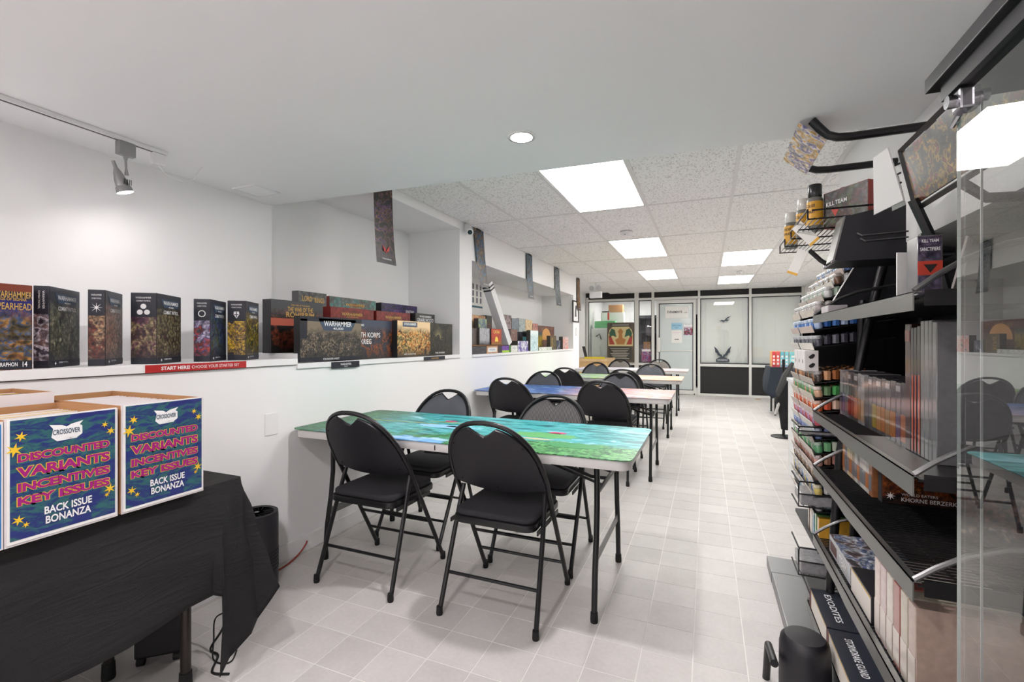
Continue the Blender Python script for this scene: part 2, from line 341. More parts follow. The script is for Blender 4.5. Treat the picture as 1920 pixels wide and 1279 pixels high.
for k, (x0, x1) in enumerate(panes):
    wn = struct(MB().box(x0+.012, x1-.012, YB-.004, YB+.004, .745, 2.237).build('window_%d' % (k+1), M_GLASS))
    fr = MB()
    for q in ((x0, x0+.013, .732, 2.25), (x1-.013, x1, .732, 2.25), (x0, x1, .732, .746), (x0, x1, 2.236, 2.25)): fr.box(q[0], q[1], YB-.02, YB+.02, q[2], q[3])
    fr.build('gasket', M_GASK, wn)
    if k >= 2:   # closed venetian blind behind the glass
        bl = MB()
        for i in range(43):
            z = .76+i*.0342
            bl.add([(x0+.02, YB+.075, z), (x1-.02, YB+.075, z), (x1-.02, YB+.062, z+.036), (x0+.02, YB+.062, z+.036)], [(0, 1, 2, 3)])
        o = bl.build('blind_slats', M_BLIND, wn); o['kind'] = 'stuff'
        for fx in (.12, .5, .88): MB().tube([(x0+(x1-x0)*fx, YB+.055, .75), (x0+(x1-x0)*fx, YB+.055, 2.24)], .002, 5).build('blind_cord', M_WHITE, wn)
# door with frosted glass
dx0, dx1 = -1.116, -.235
D = bpy.data.objects.new('door_1', None); COL.objects.link(D); struct(D); D.location = (dx0, YB, 0)
dw = dx1-dx0
fr = MB()
for q in ((0, .055, .01, 2.23), (dw-.055, dw, .01, 2.23), (.055, dw-.055, .01, .10), (.055, dw-.055, 2.16, 2.23)): fr.box(q[0], q[1], -.035, .02, q[2], q[3])
fr.build('door_frame', M_ALU, D, bevel=.003)
gk = MB()
for q in ((.055, .075, .10, 2.16), (dw-.07, dw-.055, .10, 2.16), (.055, dw-.055, .10, .115), (.055, dw-.055, 2.14, 2.16)): gk.box(q[0], q[1], -.03, .012, q[2], q[3])
gk.build('gasket', M_GASK, D)
MB().box(.07, dw-.065, -.012, -.004, .11, 2.145).build('frosted_pane', M_FROST, D)
MB().box(.07, dw-.065, -.03, -.012, 1.02, 1.05).build('push_bar', M_ALU, D)
MB().box(.02, .10, -.075, -.035, 1.0, 1.34).build('handle', M_ALU, D, bevel=.006)
MB().lathe([(.012, 0), (.012, .03), (.004, .04)], (dw-.03, -.05, .0)).build('door_stop', M_STEEL, D)
def sheet(name, label, x0, x1, z0, z1, m, y=YB-.022, cat='sign'):
    o = MB().box(x0, x1, y, y+.002, z0, z1).build(name, m); return tag(o, label, cat)
ev = sheet('paper_sign', 'white events sign taped high on the frosted glass door', -.915, -.385, 1.80, 2.09, M_PAPER)
text(ev, 'ÉVÉNEMENTS', (-.70, YB-.0225, 1.955), X, Zv, .33, .065, M_TXTK, offset=.02)
flat(ev, [(-.035, -.012), (.005, -.004), (.03, .012), (.04, .0), (.02, -.006), (.0, -.014)], (-.465, YB-.0225, 1.935), X, Zv, M_TXTK, 'bird_mark')
nb = sheet('paper_notice', 'pale blue staff notice on the frosted glass door', -.775, -.53, 1.535, 1.685, mat('pale_blue_paper', (160, 205, 228), .7))
text(nb, 'EMPLOYEES', (-.655, YB-.0225, 1.625), X, Zv, .2, .028, mat('blue_ink', (60, 110, 150), .6)); text(nb, 'ONLY', (-.655, YB-.0225, 1.575), X, Zv, .08, .028, MATS['blue_ink'])
ws = sheet('paper_sheet', 'white sheet with faint pink heading below the blue notice on the door', -.775, -.535, 1.215, 1.515, M_PAPER)
flat(ws, rect(.17, .012), (-.655, YB-.0225, 1.46), X, Zv, mat('pink_ink', (235, 200, 205), .6), 'heading_line'); flat(ws, rect(.1, .016), (-.655, YB-.0225, 1.30), X, Zv, M_TXTK, 'text_line')
po = sheet('event_poster', 'small colourful red and blue poster right of the notices on the door', -.495, -.265, 1.40, 1.66, art('door_poster_art', [(235, 235, 238), (70, 90, 140), (190, 50, 60), (120, 60, 80), (60, 90, 70)], 16, 60, .4, top=(238, 238, 240), zr=(1.3, 1.66)), cat='poster')
text(po, 'THE COMIC CON', (-.38, YB-.0225, 1.645), X, Zv, .19, .018, M_TXTK)
# decals on the blinds pane
M_DEC = mat('slate_decal', (52, 62, 74), .5)
de = tag(flat(None, [(-.14, -.05), (-.05, .0), (.0, -.012), (.06, .055), (.15, .09), (.10, .05), (.05, .01), (.09, .0), (.13, .035), (.07, -.03), (.02, -.03), (-.01, -.055), (-.05, -.035), (-.1, -.03)], (.37, YB-.005, 1.745), X, Zv, M_DEC, 'bird_decal'), 'small dark soaring bird decal high on the blind-covered window', 'decal')
bt = thing('winged_decal', 'dark blue bat-winged emblem decal at the bottom of the window', 'decal', (.335, YB-.006, .78))
for s_ in (-1, 1):
    flat(bt, [(p[0]*s_, p[1]) for p in ((.01, .16), (.05, .18), (.11, .29), (.18, .36), (.155, .27), (.15, .22), (.115, .2), (.10, .155), (.06, .14), (.02, .10))][::s_], (0, 0, 0), X, Zv, M_DEC, 'wing', .0)
flat(bt, [(-.14, 0), (.14, 0), (.14, .06), (.07, .09), (.0, .135), (-.07, .10), (-.14, .06)], (0, 0, 0), X, Zv, M_DEC, 'base_plate'); text(bt, 'CROSSOVER', (0, -.0008, .045), X, Zv, .22, .035, M_TXTW)

# store room seen through the clear panes
MB().box(-2.95, XR, YB+2.3, YB+2.4, 0, 2.5).build('wall_storeroom_back', M_WALL)['kind'] = 'structure'
MB().box(-2.95, -2.85, YB, YB+2.3, 0, 2.5).build('wall_storeroom_left', M_WALL)['kind'] = 'structure'
MB().box(-.2, -.1, YB+.1, YB+2.3, 0, 2.5).build('wall_storeroom_right', M_WALL)['kind'] = 'structure'
MB().box(-2.95, XR, YB+.05, YB+2.4, 2.44, 2.5).build('ceiling_storeroom', M_CEIL)['kind'] = 'structure'
t = thing('ceiling_panel_light', 'bright ceiling light in the store room behind the narrow clear pane', 'ceiling light', (-1.75, YB+1.0, 2.43), group='ceiling panel lights')
MB().box(-.3, .3, -.6, .6, 0, .01).build('diffuser', M_PANEL, t)
sh = thing('dark_shelving', 'dark storage shelving seen through the narrow clear pane', 'shelving', (-1.5, YB+1.95, 0))
MB().box(-.35, 1.3, .25, .3, 0, 2.0).build('back_panel', mat('dark_shelf', (38, 38, 46), .7), sh)
for i in range(5): MB().box(-.35, 1.3, -.2, .25, .3+i*.4, .33+i*.4).build('shelf', MATS['dark_shelf'], sh)
wc = thing('storage_cabinet', 'white storage cabinet seen through the large clear pane', 'cabinet', (-2.42, YB+.5, 0))
MB().box(-.41, .5, 0, .5, 0, 1.6).build('body', M_WHITE, wc, bevel=.01)
for s_ in (-.40, .06): MB().box(s_+.01, s_+.43, -.02, 0, .05, 1.56).build('door', mat('cabinet_door', (226, 232, 226), .4), wc)
MB().tube([(-.27, -.05, 1.38), (-.17, -.05, 1.44), (-.13, -.05, 1.30)], .015, 6).build('handle', M_BLACK, wc)
for i, z in enumerate((1.602, 1.695)):
    o = MB().box(-2.74, -2.2, YB+.5, YB+.72, z, z+.088).build('green_carton', mat('green_box', (110, 205, 135), .5), bevel=.004); tag(o, ('lower' if i == 0 else 'upper')+' flat green carton stacked on the storeroom cabinet', 'box', 'green cartons')
o = MB().box(-2.62, -2.02, YB+.75, YB+.98, 1.602, 2.02).build('pale_carton', mat('pale_carton', (212, 210, 205), .7), bevel=.004); tag(o, 'tall pale carton under the brown box in the store room', 'box')
o2 = MB().box(-2.42, -2.05, YB+.75, YB+.98, 2.023, 2.22).build('cardboard_box', M_CARD, bevel=.004); tag(o2, 'brown cardboard box high on the stack in the store room', 'box')
nt9 = MB().box(-2.60, -2.38, YB+.744, YB+.749, 1.80, 2.06).build('wall_notice', M_PAPER); tag(nt9, 'white notice with a red column on the pale carton in the store room', 'sign')
flat(nt9, rect(.05, .19), (-2.42, YB+.744, 1.92), X, Zv, mat('notice_red', (215, 70, 60), .6), 'red_column'); flat(nt9, rect(.2, .03), (-2.49, YB+.744, 2.04), X, Zv, M_TXTK, 'heading_bar')
o = MB().box(-1.46, -1.31, YB+.3, YB+.5, 1.06, 1.24).build('cardboard_box', M_CARD, bevel=.003); tag(o, 'small brown carton behind the narrow clear pane', 'box')
o = MB().box(-1.6, -1.2, YB+.25, YB+.6, .0, 1.058).build('low_counter', mat('dark_counter', (60, 52, 46), .6), bevel=.003); tag(o, 'dark counter standing behind the narrow clear pane', 'counter')
o = sheet('magazine_print', 'framed colourful comic print leaning behind the narrow clear pane', -1.47, -1.25, .75, 1.07, art('mag_art', [(40, 60, 150), (200, 80, 90), (120, 110, 190), (225, 190, 170)], 16, 60, .4), y=YB+.03, cat='poster')
flat(o, rect(.2, .05), (-1.36, YB+.03, 1.03), X, Zv, M_PAPER, 'heading_band')

# ------------------------------------------------------------------ furniture: folding tables, mats, chairs
def make_table():
    t = thing('folding_table', '', 'table', (0, 0, 0), group='white folding tables in a row')
    top = MB(); hl, hw = .95, .385
    top.prism(rrect(-hl, hl, -hw, hw, .05), .705, .752); top.build('tabletop', mat('white_plastic_top', (214, 212, 210), .45), t, bevel=.012, smooth=True)
    for s_ in (-1, 1): MB().box(-.003, .003, s_*(hw+.0005)-.0006, s_*(hw+.0005)+.0006, .715, .74).build('fold_seam', M_RUBBER, t)
    MB().box(-.09, .09, -.34, .34, .685, .704).build('hinge_bar', M_BLACK, t)
    for e in (-1, 1):
        for s_ in (-1, 1):
            xa = e*.785
            leg = MB(); leg.tube([(xa, s_*.31, .03), (xa, s_*.295, .2), (xa, s_*.265, .36), (xa, s_*.25, .5), (xa, s_*.25, .62), (xa-e*.005, s_*.24, .705)], .0135, 10)
            lo = leg.build('leg', M_BLACK, t, smooth=True)
            MB().lathe([(.017, 0), (.018, .012), (.0165, .045)], (xa, s_*.31, 0), 12).build('foot_cap', M_RUBBER, lo, smooth=True)
        cb = MB(); cb.tube([(e*.785, -.25, .56), (e*.785, .25, .56)], .01, 8); cb.build('cross_bar', M_BLACK, t)
        pb = MB(); pb.box(e*.785-.003, e*.785+.003, -.285, .285, .245, .285); pb.build('spreader_plate', mat('mid_steel', (120, 120, 120), .4, .5), t)
        br = MB(); br.tube([(e*.785, 0, .56), (e*.70, 0, .56), (e*.30, 0, .695)], .009, 8); br.build('brace', M_BLACK, t)
        for q in (-.12, .12): MB().tube([(e*.785, q, .56), (e*.33, q, .70)], .007, 6).build('lock_strut', M_BLACK, t)
    return t
TC = [2.375, 4.63, 6.66, 8.58]
tab_lab = ['white folding table nearest the camera, under the teal pond mat', 'second white folding table, under the blue and pink mat', 'third white folding table, under the green and orange mat', 'farthest white folding table, nearest the glazed door']
t0 = make_table(); TXC = -1.25
for i, y in enumerate(TC):
    if i == 0: t0.location = (TXC, y, 0); t0['label'] = tab_lab[0]
    else: dup(t0, (TXC, y, 0), 0, tab_lab[i])
def mat_art(name, kind):
    m = bpy.data.materials.new(name); m.use_nodes = True; nt = m.node_tree; b = nt.nodes['Principled BSDF']; N = nt.nodes.new; L = nt.links.new
    b.inputs['Roughness'].default_value = .38; tc = N('ShaderNodeTexCoord'); sp = N('ShaderNodeSeparateXYZ'); L(tc.outputs['Object'], sp.inputs[0])
    def noise(scale, st=(1, 1, 1), det=3, dist=1., loc=0.):
        mp = N('ShaderNodeMapping'); mp.inputs['Scale'].default_value = st; mp.inputs['Location'].default_value = (loc, loc*.7, 0); L(tc.outputs['Object'], mp.inputs[0])
        n = N('ShaderNodeTexNoise'); n.inputs['Scale'].default_value = scale; n.inputs['Detail'].default_value = det; n.inputs['Distortion'].default_value = dist; L(mp.outputs[0], n.inputs['Vector']); return n.outputs['Fac']
    def ramp(f, stops):
        r_ = N('ShaderNodeValToRGB'); e = r_.color_ramp.elements; e[0].position = stops[0][0]; e[0].color = S(stops[0][1]); e[1].position = stops[-1][0]; e[1].color = S(stops[-1][1])
        for p, c_ in stops[1:-1]: q = e.new(p); q.color = S(c_)
        L(f, r_.inputs['Fac']); return r_.outputs['Color']
    def mix(f, a, b2):
        mx = N('ShaderNodeMix'); mx.data_type = 'RGBA'; L(f, mx.inputs['Factor']); L(a, mx.inputs['A']); L(b2, mx.inputs['B']); return mx.outputs['Result']
    def band(src, lo, hi, nz, amt):
        a = N('ShaderNodeMath'); a.operation = 'MULTIPLY_ADD'; L(nz, a.inputs[0]); a.inputs[1].default_value = amt; L(src, a.inputs[2])
        r_ = N('ShaderNodeMapRange'); L(a.outputs[0], r_.inputs[0]); r_.inputs[1].default_value = lo; r_.inputs[2].default_value = hi; return r_.outputs[0]
    x, y = sp.outputs['X'], sp.outputs['Y']
    if kind == 0:
        leaf = ramp(noise(14, (.6, 1.3, 1), 5, 2.6), [(.36, (8, 52, 34)), (.44, (24, 104, 56)), (.50, (60, 150, 80)), (.55, (20, 112, 84)), (.60, (96, 180, 112)), (.66, (30, 130, 100))])
        water = ramp(noise(7, (.6, 2.2, 1), 5, 1.8, 3.), [(.36, (14, 100, 112)), (.45, (40, 156, 158)), (.52, (84, 190, 190)), (.58, (50, 160, 170)), (.66, (150, 212, 226))])
        c1 = mix(band(y, -.02, .10, noise(6, loc=5.), .5), leaf, water)
        sky = ramp(noise(8, (1, 2, 1), 3, 1, 4.), [(.4, (96, 170, 228)), (.6, (176, 214, 244))])
        c1 = mix(band(y, -.23, -.25, noise(9, loc=7.), .14), c1, sky)
        dark = ramp(noise(16, (.35, 2.4, 1), 5, 3., 9.), [(.36, (6, 44, 34)), (.46, (12, 84, 54)), (.54, (22, 110, 66)), (.64, (70, 150, 90))])
        c1 = mix(band(x, -.30, -.62, noise(8, loc=2.), .35), c1, dark)
        tree = ramp(noise(26, (1, 1.2, 1), 5, 1.5, 6.), [(.38, (14, 84, 50)), (.5, (56, 140, 76)), (.62, (110, 186, 110))])
        f1 = band(x, .14, .18, noise(9, loc=1.), .2); f2 = band(y, -.365, -.35, noise(11, loc=8.), .12)
        f3 = N('ShaderNodeMath'); f3.operation = 'MULTIPLY'; L(f1, f3.inputs[0]); L(f2, f3.inputs[1])
        f4 = N('ShaderNodeMath'); f4.operation = 'MULTIPLY'; L(f3.outputs[0], f4.inputs[0]); L(band(y, -.02, -.08, noise(7, loc=3.), .2), f4.inputs[1])
        out = mix(f4.outputs[0], c1, tree)
    else:
        pal = {1: ([(25, 60, 150), (70, 130, 215), (20, 40, 90), (150, 190, 240)], [(210, 215, 245), (240, 190, 170), (225, 150, 120), (215, 200, 235), (190, 130, 110)]),
               2: ([(120, 190, 70), (170, 225, 90), (150, 120, 200), (190, 230, 170)], [(200, 220, 245), (245, 190, 150), (240, 160, 110), (235, 225, 225)]),
               3: ([(210, 205, 190), (230, 225, 235), (160, 150, 190)], [(225, 220, 240), (160, 150, 195), (240, 200, 165), (235, 232, 232)])}[kind]
        def rr(cols, **k): n_ = len(cols); return ramp(noise(**k), [(.34+.32*i/(n_-1), c_) for i, c_ in enumerate(cols)])
        out = mix(band(x, .12, .5, noise(5, loc=kind), .5), rr(pal[0], scale=4, st=(.8, 2, 1), dist=2., loc=kind*2.), rr(pal[1], scale=3.2, st=(.7, 2.4, 1), dist=2.2, loc=kind*3.))
    L(out, b.inputs['Base Color'])
    return m
mlab = ['teal and green painted pond play mat covering the nearest table', 'blue to pink painted play mat on the second table', 'green to orange painted play mat on the third table', 'pale lilac and orange play mat on the farthest table']
for i, y in enumerate(TC):
    mt = thing('play_mat', mlab[i], 'mat', (TXC, y, .7535), group='play mats on the tables')
    n = 40; hl, hw = .962, .395; vs = []; fs = []
    P = rrect(-hl, hl, -hw, hw, .045, 4); mb = MB(); mb.prism(P, 0, .0035); rim = None
    body = mb.build('mat_sheet', mat_art('play_mat_print_%d' % i, i), mt)
    if i == 0:
        def lily(cx, cy, sx, sy, m, nme, k=14, rot=0.):
            flat(mt, [(cx+sx*math.cos(2*PI*j/k+rot)*(1-.18*(j % 2)), cy+sy*math.sin(2*PI*j/k+rot)*(1-.18*(j % 2))) for j in range(k)], (0, 0, .0036), X, Yv, m, nme, 0, .0004)
        lily(.45, -.02, .2, .075, mat('lily_pad', (95, 175, 105), .4), 'lily_pad_print', 20); lily(.66, -.2, .16, .06, mat('lily_pad_dark', (60, 150, 90), .4), 'lily_pad_print', 18)
        lily(.50, .06, .055, .03, mat('lotus_pink', (205, 60, 110), .4), 'lotus_print', 12); lily(.44, -.12, .1, .02, mat('petal_cream', (200, 190, 150), .4), 'petal_print', 8)
        lily(-.17, .0, .2, .05, mat('sky_patch', (150, 205, 240), .4), 'water_print', 22); lily(-.1, .01, .08, .02, mat('koi_red', (150, 60, 70), .4), 'fish_print', 10); lily(-.22, .16, .05, .02, MATS['lotus_pink'], 'lotus_print', 10)
        for q, a in ((-.5, .1), (-.1, .02)):
            flat(mt, [(q-.25, .13-a), (q+.25, .15-a), (q+.25, .157-a), (q-.25, .142-a)], (0, 0, .0036), X, Yv, mat('reed_yellow', (190, 190, 70), .4), 'reed_print', 0, .0004)

def make_chair():
    t = thing('folding_chair', '', 'chair', (0, 0, 0), group='padded folding chairs')
    W = .235
    Pf, Pb = Vector((0, .24, .02)), Vector((0, -.045, .53)); dirb = Vector((0, -.255, .42)).normalized()      # front foot, bend, back direction
    arch0 = .10; AH = .335
    def backpt(x, s_): p = Pb+dirb*s_; return Vector((x, p.y, p.z))
    pts = [(-W, Pf.y, Pf.z), (-W, .10, .27), (-W, -.03, .50), backpt(-W, .04), backpt(-W-.002, arch0)]
    arch = []
    for i in range(1, 24):
        th = PI*i/24; cx, sx = math.cos(th), math.sin(th)
        arch.append(backpt(-W*math.copysign(abs(cx)**.85, cx), arch0+AH*abs(sx)**.9))
    pts += arch+[backpt(W+.002, arch0), backpt(W, .04), (W, -.03, .50), (W, .10, .27), (W, Pf.y, Pf.z)]
    fr = MB(); fr.tube(pts, .0115, 9); frame = fr.build('main_frame', M_BLACK, t, smooth=True)
    for s_ in (-1, 1):
        lg = MB(); lg.tube([(s_*(W-.022), -.05, .555), (s_*(W-.012), -.12, .36), (s_*W, -.24, .02)], .0115, 9); lo = lg.build('rear_leg', M_BLACK, t, smooth=True)
        MB().lathe([(.014, 0), (.0155, .008), (.014, .04)], (s_*W, -.243, 0), 10).build('foot_cap', M_RUBBER, lo, smooth=True)
        MB().lathe([(.014, 0), (.0155, .008), (.014, .04)], (s_*W, .242, 0), 10).build('foot_cap', M_RUBBER, frame, smooth=True)
        MB().box(s_*(W-.018)-.003, s_*(W-.018)+.003, -.17, .13, .405, .425).build('hinge_link', M_BLACK, t)
    for nme, y, z in (('rear_stretcher', -.176, .17), ('front_stretcher', .17, .145), ('front_stretcher', .105, .265)):
        c_ = MB(); c_.tube([(-W, y, z), (W, y, z)], .008, 8); c_.build(nme, M_BLACK, t, smooth=True)
    # backrest: plastic shell behind, padded front
    def topx(x):
        u = min(1, abs(x)/(W-.008)); a = arch0+AH*(1-u**(2/.85))**.45-.006
        nt_ = .375+.052*(abs(x)/.07)**1.25 if abs(x) < .07 else 9
        return min(a, nt_)
    def shell(name, m, off0, off1, inset, puff):
        xs = [(-1+2*i/28)*(W-.006-inset) for i in range(29)]; rows = 6; vs = []; fs = []
        nrm = Vector((0, dirb.z, -dirb.y))
        for side in (0, 1):
            for x in xs:
                u = x/W; b0 = .045+.022*u*u+inset; tp = topx(x*(W-.006)/(W-.006-inset))-inset
                for r_ in range(rows+1):
                    q = r_/rows; s_ = b0+(max(tp, b0+.004)-b0)*q
                    bow = -.022*(1-u*u)
                    pf = puff*(1-abs(u)**4)*(1-abs(2*q-1)**4)
                    p = backpt(x, s_)+nrm*((off0 if side == 0 else off1+pf)+bow); vs.append(p)
        nx = len(xs); k = rows+1
        for side in (0, 1):
            o = side*nx*k
            for i in range(nx-1):
                for r_ in range(rows): fs.append((o+i*k+r_, o+(i+1)*k+r_, o+(i+1)*k+r_+1, o+i*k+r_+1))
        h = nx*k
        for i in range(nx-1):
            fs.append((i*k, (i+1)*k, h+(i+1)*k, h+i*k)); fs.append((i*k+rows, (i+1)*k+rows, h+(i+1)*k+rows, h+i*k+rows))
        for r_ in range(rows): fs.append((r_, r_+1, h+r_+1, h+r_)); e = (nx-1)*k; fs.append((e+r_, e+r_+1, h+e+r_+1, h+e+r_))
        mb = MB(); mb.add(vs, fs); return mb.build(name, m, t, smooth=True)
    bs = shell('back_shell', M_BLACKP, -.008, .006, 0, 0)
    shell('back_pad', M_FAB2, .004, .012, .012, .022)
    nrm = Vector((0, dirb.z, -dirb.y))
    for x, s_ in ((-.17, .32), (.17, .32), (-.19, .09), (.19, .09), (0, .075)):
        p = backpt(x, s_)+nrm*(-.0085-.022*(1-(x/W)**2)); MB().tube([p, p-nrm*.002], .005, 7).build('rivet', M_RUBBER, bs)
    sp = MB(); sp.prism(rrect(-.205, .205, -.19, .215, .05), .415, .448); sp.build('seat_pan', M_BLACK, t, bevel=.008, smooth=True)
    cs = MB(); cs.prism(rrect(-.197, .197, -.182, .208, .05), .447, .478); cs.build('seat_cushion', M_FAB, t, bevel=.014, seg=3, smooth=True)
    return t
ch0 = make_chair()
CH = [ # x, y(centre), facing, label
 (-1.645, 2.09, 0, 'black folding chair at the nearest table, near side, by the wall'),
 (-.90, 2.09, 0, 'nearest black folding chair, back to the camera beside the aisle end of the teal mat'),
 (-1.72, 2.66, PI, 'grey padded folding chair facing the camera across the teal mat, by the wall'),
 (-.905, 2.64, PI, 'ribbed grey folding chair facing the camera across the teal mat, aisle end'),
 (-1.765, 4.34, 0, 'black-backed folding chair at the second table, near side, by the wall'),
 (-.868, 4.35, 0, 'black-backed folding chair at the second table, near side, beside the aisle'),
 (-1.74, 4.905, PI, 'grey folding chair facing the camera at the second table, by the wall'),
 (-.885, 4.915, PI, 'grey folding chair facing the camera at the second table, aisle end'),
 (-1.73, 6.20, 0, 'black-backed folding chair at the third table, near side, by the wall'),
 (-.955, 6.15, 0, 'black-backed folding chair at the third table, near side, aisle end'),
 (-1.66, 7.30, PI, 'grey folding chair facing the camera at the third table, by the wall'),
 (-.80, 7.20, PI, 'grey folding chair facing the camera at the third table, aisle end'),
 (-1.55, 8.86, PI, 'taupe folding chair facing the camera at the farthest table, by the wall'),
 (-.84, 9.02, PI, 'taupe folding chair facing the camera at the farthest table, aisle end')]
for i, (x, y, rz, lab) in enumerate(CH):
    if i == 0: ch0.location = (x, y, 0); ch0['label'] = lab; c_ = ch0
    else: c_ = dup(ch0, (x, y, 0), rz+R(random.uniform(-1.5, 1.5))*(i > 1), lab)
    if i >= 12:
        for k in c_.children:
            if k.name.startswith('back_pad'): k.data = k.data.copy(); k.data.materials[0] = M_FAB3
    if i == 3:
        for k in c_.children:
            if k.name.startswith('back_pad'):
                k.data = k.data.copy(); m = mat('ribbed_fabric', (74, 70, 72), .9); k.data.materials[0] = m
                nt = m.node_tree; wv = nt.nodes.new('ShaderNodeTexWave'); wv.inputs['Scale'].default_value = 35; wv.inputs['Distortion'].default_value = .6; tc = nt.nodes.new('ShaderNodeTexCoord')
                nt.links.new(tc.outputs['Object'], wv.inputs['Vector']); rp = nt.nodes.new('ShaderNodeValToRGB'); rp.color_ramp.elements[0].color = S((48, 45, 47)); rp.color_ramp.elements[1].color = S((112, 108, 108))
                nt.links.new(wv.outputs['Fac'], rp.inputs['Fac']); nt.links.new(rp.outputs['Color'], nt.nodes['Principled BSDF'].inputs['Base Color'])
# ------------------------------------------------------------------ lamps under the low ceiling
M_DOWN = emit('downlight_lens', (255, 247, 248), SPOT_E*9)
def downlight(x, y, label):
    t = thing('recessed_downlight', label, 'ceiling light', (x, y, ZL), group='recessed downlights')
    MB().lathe([(.062, -.004), (.066, 0), (.066, .004), (.045, .004), (.045, -.001), (.05, -.004)], (0, 0, -.002), 28, False).build('trim_ring', M_WHITE, t, smooth=True)
    MB().lathe([(.046, -.0055), (.046, -.004)], (0, 0, 0), 28).build('lens', M_DOWN, t)
downlight(-.785, 1.99, 'round recessed downlight in the low ceiling above the nearest chairs')
for k, (x, y) in enumerate(((-.785, .2), (-.785, -1.6), (-1.9, -.9), (.25, -.9))): downlight(x, y, '%s added downlight, unseen behind the camera, brightening the near end' % ('nearest', 'rearmost', 'left-hand', 'right-hand')[k])  # extra unseen lamps, added to light the near end of the room
tr = thing('track_rail', 'thin white lighting track on the low ceiling above the boxed sets', 'light track', (-2.49, 0, ZL))
MB().box(-.018, .018, -1.6, 1.475, -.018, -.001).build('rail', M_WHITE, tr); MB().box(-.006, .006, -1.6, 1.47, -.0185, -.017).build('slot', M_BLACK, tr)
MB().box(-.014, .014, 1.41, 1.465, -.075, -.019).build('feed_box', M_WHITE, tr, bevel=.004)
MB().tube([(0, 1.44, -.075), (0, 1.47, -.105), (-.01, 1.55, -.12), (-.02, 1.62, -.085), (-.02, 1.67, -.002)], .003, 6).build('feed_wire', M_WHITE, tr, smooth=True)
M_SPOT = emit('spot_lens', (255, 246, 246), TRACK_E*6)
def track_head(y, label, tilt):
    t = thing('track_spotlight', label, 'spotlight', (-2.49, y, ZL-.019), group='track spotlights')
    m_ = mat('satin_grey', (150, 150, 150), .4, .5)
    MB().box(-.016, .016, -.035, .035, -.062, 0).build('adapter', m_, t, bevel=.004)
    MB().tube([(0, 0, -.06), (0, 0, -.085), (0, .002, -.12), (0, .004, -.15)], .006, 8, rs=[.012, .005, .005, .009]).build('stem', m_, t, smooth=True)
    a, b_ = Vector((-.01, -.045, -.098)), Vector((.0, .0, -.235)); d = (b_-a).normalized()
    hd = MB().tube([a, a+d*.03, a+d*.05, a+d*.085, a+d*.112, a+d*.116, a+d*.14], .02, 14, rs=[.007, .008, .016, .024, .026, .03, .033]).build('lamp_head', m_, t, smooth=True)
    for i in range(5): MB().box(.024, .027, -.02+i*.007, -.018+i*.007, -.2, -.175).build('cooling_slot', M_BLACK, hd)
    MB().tube([a+d*.1395, a+d*.1425], .029, 16).build('lens', M_SPOT, t)
track_head(1.30, 'grey track spotlight above the boxed sets on the ledge', 0)
track_head(.35, 'added grey track spotlight, unseen, nearer the camera on the same rail', 0); track_head(-.6, 'added rearmost grey track spotlight, unseen behind the camera on the rail', 0)  # two more spots added out of view to brighten the near end
vt = thing('access_panel', 'small white square access panel in the low ceiling', 'ceiling panel', (-2.59, 2.06, ZL))
fr = MB()
for q in ((-.1, .1, -.09, -.078), (-.1, .1, .078, .09), (-.1, -.088, -.078, .078), (.088, .1, -.078, .078)): fr.box(*q, -.008, 0)
fr.build('frame', M_WHITE, vt); MB().box(-.088, .088, -.078, .078, -.004, 0).build('cover', M_CEIL, vt)
def smoke(x, y, label, r=.065):
    t = thing('smoke_detector', label, 'smoke detector', (x, y, ZC-.003), group='smoke detectors')
    MB().lathe([(r, 0), (r, -.012), (r*.86, -.035), (r*.6, -.045)][::-1], (0, 0, 0), 24).build('housing', M_WHITE, t, smooth=True)
    MB().box(-.02, -.004, -.052, -.048, -.04, -.032).build('sensor_slot', M_BLACK, t)
smoke(-.79, 5.08, 'round white smoke detector just before the second panel light'); smoke(.52, 8.7, 'small round smoke detector between the two right-hand panel lights', .05)
# ------------------------------------------------------------------ boxed games
def gbox(label, loc, w_, d, h, rz, front, side=None, body=None, txt=(), name='boxed_game', group=None, side_art=None, bands=(), sideband=None):
    o = obj(name, MB().box(0, w_, 0, d, 0, h).mesh(name, body or mat('dark_box_body', (32, 32, 36), .5), bevel=.0015, seg=1), None, loc, rz)
    tag(o, label, 'box', group)
    if front: flat(o, [(.002, .002), (w_-.002, .002), (w_-.002, h-.002), (.002, h-.002)], (0, 0, 0), X, Zv, front, 'cover_art', .0002)
    if side_art: flat(o, [(-d+.002, .002), (-.002, .002), (-.002, h-.002), (-d+.002, h-.002)], (0, 0, 0), (0, -1, 0), Zv, side_art, 'side_art', .0002)
    for (face, cx, cz, bw, bh, m) in bands:
        if face == 'f': flat(o, rect(bw, bh), (cx, 0, cz), X, Zv, m, 'print_band', .0011)
        else: flat(o, rect(bw, bh), (0, cx, cz), (0, -1, 0), Zv, m, 'print_band', .0011)
    for (s_, face, cx, cz, tw, th, m) in txt:
        if face == 'f': text(o, s_, (cx, 0, cz), X, Zv, tw, th, m, offset=.012, eps=.0022)
        elif face == 'v': text(o, s_, (0, cx, cz), (0, 0, 1), (0, 1, 0), tw, th, m, offset=.012, eps=.0022)
        else: text(o, s_, (0, cx, cz), (0, -1, 0), Zv, tw, th, m, offset=.012, eps=.0022)
    return o
M_NAVY = mat('navy_print', (24, 28, 40), .45); M_SLATE = mat('slate_print', (60, 76, 98), .45)
